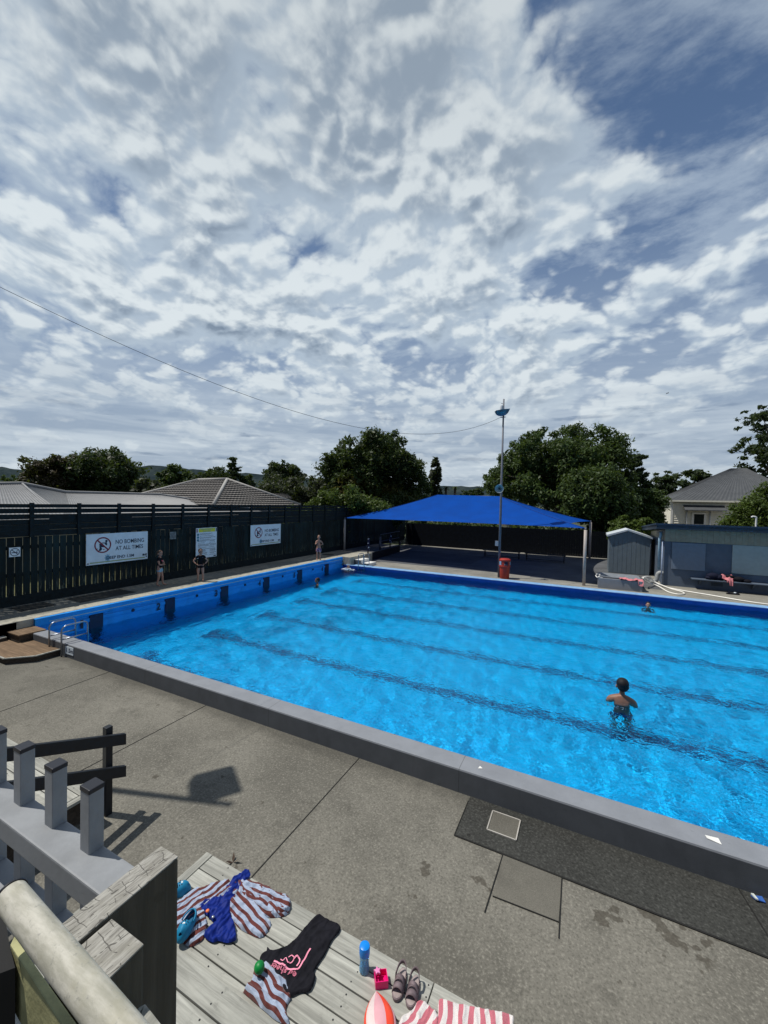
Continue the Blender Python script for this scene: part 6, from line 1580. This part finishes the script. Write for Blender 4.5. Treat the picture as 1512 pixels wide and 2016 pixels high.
# ------------------------------------------------------------------ shoes
def outline(n=28, l=.2, w=.075):
    o_ = []
    for k in range(n):
        a = 2*math.pi*k/n; x = math.cos(a); y = math.sin(a); ww = w/2*(1+.16*x-.10*math.cos(2*a)*0)*(1 - .12*math.exp(-((x+.15)/.35)**2))
        o_.append((l/2*x, ww*y))
    return o_
def place(b, loc, ang, pitch=0.):
    mtx = Matrix.Translation(loc) @ Matrix.Rotation(ang, 4, 'Z') @ Matrix.Rotation(pitch, 4, 'Y'); b.v = [tuple(mtx @ Vector(v)) for v in b.v]; return b
def clog(label, loc, ang, mts):
    t_ = thing('clog_shoe', label, 'shoe', tuple(loc), 'pair of blue clogs')
    l, w = .205, .088; ol = outline(32, l, w)
    b = MB(); b.prism([(x, y, 0) for x, y in ol], (0, 0, .018)); place(b, loc, ang).build('sole', mts[0], t_, bevel=.004)
    # upper: outer and inner shell; front half closed dome, rear half open rim
    b = MB(); n = 32; rows = []
    def prof(x):  # height of rim/dome at position along the shoe
        return .058 if x < 0 else .058+.012*math.sin(min(1, x/(l*.25))*math.pi*.5)
    for k, (x, y) in enumerate(ol):
        hgt = prof(x); f = (x/(l/2)+1)/2
        toe = max(0, (x-.055)/.05); hgt2 = hgt*(1-.35*toe*toe)
        rows.append([(x*1.02, y*1.02, .016), (x*1.03, y*1.05, hgt2*.55), (x*.96, y*.92, hgt2*.85), (x*.9, y*.8, hgt2)])
    vs = [p for r_ in rows for p in r_]; fs = []
    for k in range(n):
        k2 = (k+1) % n
        for j in range(3): fs.append((k*4+j, k2*4+j, k2*4+j+1, k*4+j+1))
    b.add(vs, fs)
    # dome over the front
    top = [r_[3] for r_ in rows]; front = [(i, p_) for i, p_ in enumerate(top) if p_[0] > .0]
    up_ = [p_ for i, p_ in front if p_[1] >= 0]; dn = [p_ for i, p_ in front if p_[1] < 0]
    up_.sort(key=lambda p_: p_[0]); dn.sort(key=lambda p_: p_[0]); m_ = min(len(up_), len(dn)); g = []
    for i in range(m_):
        a, c = Vector(up_[i]), Vector(dn[i]); g.append([a.lerp(c, s/8)+Vector((0, 0, .018*math.sin(math.pi*s/8))) for s in range(9)])
    for i in range(m_-1):
        b.add([*g[i], *g[i+1]], [(s, s+1, s+10, s+9) for s in range(8)])
    place(b, loc, ang).build('upper', mts[0], t_, True, merge=True)
    b = MB()
    for i in range(0, 4):
        for j in (-1, 0, 1):
            x = .022+.018*i; y = .019*j*(1-.12*i); z_ = .058+.012+.016*math.cos(y*40)-.004*i*i*.6
            b.lathe([(.0042, 0), (.004, .002), (0, .002)], (x, y, z_+.001), 8)
    place(b, loc, ang).build('vent_holes', mts[1], t_)
    b = MB(); b.prism([(x*.86, y*.78, 0.019) for x, y in ol if True], (0, 0, .004)); place(b, loc, ang).build('insole', mts[2], t_)
    b = MB(); pts = []
    for k in range(13):
        a = math.pi*k/12; pts.append((.0-.075*math.sin(a)*1.0-.005, .043*math.cos(a), .058+.012*math.sin(a)))
    b.tube(pts, .006, 6); place(b, loc, ang).build('heel_strap', mts[0], t_, True)
    b = MB(); b.lathe([(.009, 0), (.008, .004), (0, .004)], (.04, .0, .083), 10); place(b, loc, ang).build('charm', M['white'], t_)
    return t_
cb = (paint('clog_blue', (.008, .19, .36), .55, .1, 20, .3), M['black'], paint('clog_insole', (.006, .12, .25), .7))
cA = pz(110, 475); clog('teal blue clog beside the striped towel, half hidden by the timber post', Vector((cA.x, cA.y, ZT)), dirang(pz(60, 470), pz(210, 462))+.2, cb)
cB = pz(192, 790); clog('teal blue clog standing on the front corner of the striped towel', Vector((cB.x, cB.y, ZT+.035)), dirang(pz(255, 690), pz(140, 890)), cb)
def sandal(label, heel, toe, mts):
    loc = (heel+toe)/2; ang = dirang(heel, toe); l = (toe-heel).length
    t_ = thing('sandal', label, 'sandal', tuple(loc), 'pair of grey sandals')
    ol = outline(30, l, .078)
    b = MB(); b.prism([(x, y, 0) for x, y in ol], (0, 0, .022)); place(b, loc, ang).build('sole', mts[0], t_, bevel=.005)
    b = MB(); b.prism([(x*.93, y*.88, .0222) for x, y in ol], (0, 0, .002)); place(b, loc, ang).build('footbed', mts[1], t_)
    def strap(x0, x1, hgt, w_):
        b = MB(); vs = []; fs = []; n = 12
        for k in range(n+1):
            a = math.pi*k/n
            for x in (x0-w_/2, x0+w_/2): vs.append((x+(x1-x0)*k/n, .036*math.cos(a), .014+hgt*math.sin(a)))
        for k in range(n): fs.append((2*k, 2*k+1, 2*k+3, 2*k+2))
        b.add(vs, fs); o = place(b, loc, ang).build('strap', mts[0], t_, True); md = o.modifiers.new('s', 'SOLIDIFY'); md.thickness = .004; return o
    strap(l*.2, l*.24, .045, .035); strap(-l*.02, l*.06, .055, .03); strap(l*.06, -l*.04, .058, .024)
    b = MB(); pts = []
    for k in range(15):
        a = math.pi*(k/14-.5); pts.append((-l*.12-l*.3*math.cos(a), .034*math.sin(a), .05+.03*math.cos(a)))
    vs = []; 
    for p_ in pts: vs += [(p_[0], p_[1], p_[2]-.012), (p_[0], p_[1], p_[2]+.012)]
    b.add(vs, [(2*k, 2*k+1, 2*k+3, 2*k+2) for k in range(14)]); o = place(b, loc, ang).build('heel_strap', mts[0], t_, True); md = o.modifiers.new('s', 'SOLIDIFY'); md.thickness = .004
    for s_ in (1, -1):
        b = MB(); b.bar((-l*.1, .036*s_, .012), (-l*.14, .035*s_, .055), .018, .004, up=(0, 1, 0)); place(b, loc, ang).build('side_strap', mts[0], t_)
    return t_
sm_ = (paint('sandal_taupe', (.17, .13, .14), .6, .25, 25, .3), paint('sandal_footbed', (.33, .27, .26), .7, .2, 30))
sandal('taupe strap sandal, the left one of the pair on the bleacher step', z4(588, 490), z4(522, 735), sm_)
sandal('taupe strap sandal, the right one of the pair with a pink tinged strap', z4(682, 545), z4(625, 790), sm_)
# water bottle
v = onz(717, 1911, ZT)
bt = thing('water_bottle', 'blue translucent water bottle with blue cap standing on the bleacher step', 'bottle', tuple(v))
def bottle_mat():
    mt, t = mat('bottle_plastic'); t.b.inputs['Base Color'].default_value = (.25, .5, .72, 1); t.b.inputs['Transmission Weight'].default_value = .55; t.b.inputs['Roughness'].default_value = .15; t.b.inputs['IOR'].default_value = 1.2; return mt
b = MB(); b.lathe([(.028, 0), (.033, .004), (.034, .022), (.0305, .055), (.0305, .088), (.034, .11), (.033, .116), (.028, .12)], v, 28); b.build('body', bottle_mat(), bt, 50)
b = MB(); b.lathe([(.029, .008), (.0295, .05), (.0268, .056)], v, 20); b.build('water', paint('bottle_water', (.16, .4, .62), .2), bt, 50)
b = MB(); b.lathe([(.0345, .116), (.0355, .121), (.0355, .163), (.033, .173), (.022, .178), (0, .179)], v, 28); cp_ = b.build('cap', paint('bottle_cap_blue', (.0, .22, .72), .35, .05), bt, 40)
b = MB(); b.ball(v+Vector((.018, -.022, .155)), .012, .008, .014, 10); b.build('button', paint('bottle_button', (.0, .17, .58), .35), cp_, True)
# pink tub with star
tb_ = thing('plastic_tub', 'small hot pink plastic tub with a pink star resting in it', 'tub', tuple(z4(412, 580)))
qs = [z4(*p) for p in ((362, 540), (455, 532), (470, 628), (375, 640))]; cxy = sum(qs, Vector())/4
b = MB(); hot = paint('hot_pink_plastic', (.75, .004, .17), .35, .08)
for i in range(4):
    a, c = qs[i], qs[(i+1) % 4]; ai, ci = a.lerp(cxy, .1), c.lerp(cxy, .1); h_ = Vector((0, 0, .05))
    b.add([a, c, c+h_, a+h_, ai, ci, ci+h_, ai+h_], [(0, 1, 2, 3), (4, 7, 6, 5), (3, 2, 6, 7)])
b.add([q+Vector((0, 0, .012)) for q in qs], [(0, 1, 2, 3)]); b.build('tub', hot, tb_)
b = MB(); sc_ = z4(388, 560)+Vector((0, 0, .05)); b.prism([sc_+Vector((math.cos(2*math.pi*k/10+.4)*(.026 if k % 2 else .013), math.sin(2*math.pi*k/10+.4)*(.026 if k % 2 else .013), 0)) for k in range(10)], (0, 0, .014)); b.build('star', paint('pale_pink_plastic', (.8, .25, .5), .4), tb_, bevel=.003)
# inflatable
tipp = z4(380, 655)+Vector((0, 0, .03)); endp = z4(440, 1290)+Vector((0, 0, .03)); ax = (endp-tipp); ln = ax.length; ax.normalize()
inf = thing('inflatable_ball', 'pointed inflatable toy with orange red and pale pink panels at the bottom edge', 'inflatable', tuple((tipp+endp)/2))
sdv = Vector((-ax.y, ax.x, 0)); nG = 8; cols_ = [paint('inflatable_red', (.78, .07, .03), .3, .06), paint('inflatable_pink', (.72, .38, .42), .3, .06), paint('inflatable_white', (.75, .62, .6), .3, .06)]
for g in range(nG):
    b = MB(); vs = []; fs = []; nu, nv = 26, 8
    for i in range(nu+1):
        u = i/nu; rr_ = ln*.23*math.sin(math.pi*u) if 0 < u < 1 else 0
        for j in range(nv+1):
            a = 2*math.pi*(g+j/nv)/nG+.39; puff = 1+.06*math.sin(math.pi*j/nv)
            vs.append(tipp+ax*ln*u + (sdv*math.cos(a)+Vector((0, 0, 1))*math.sin(a)*.45)*rr_*puff + Vector((0, 0, ln*.23*.45*(math.sin(math.pi*u) if 0 < u < 1 else 0)-.02)))
    for i in range(nu):
        for j in range(nv): k = i*(nv+1)+j; fs.append((k, k+1, k+nv+2, k+nv+1))
    b.add(vs, fs); b.build('panel', cols_[(0, 1, 2, 0, 1, 2, 0, 1)[g]], inf, True)
# dry leaf
v = onz(459, 1698, ZD); lf = thing('dry_leaf', 'curled dry brown leaf on the concrete at the bleacher edge', 'leaf', tuple(v))
b = MB(); lm_ = paint('dry_leaf_brown', (.07, .045, .03), .8, .4, 40)
for k in range(3):
    a = k*1.9+.4; d = Vector((math.cos(a), math.sin(a), .4)); s_ = Vector((-math.sin(a), math.cos(a), .1))
    b.add([v, v+d*.03+s_*.014, v+d*.07+Vector((0, 0, .02)), v+d*.03-s_*.014+Vector((0, 0, .012))], [(0, 1, 2), (0, 2, 3)])
b.build('blade', lm_, lf)
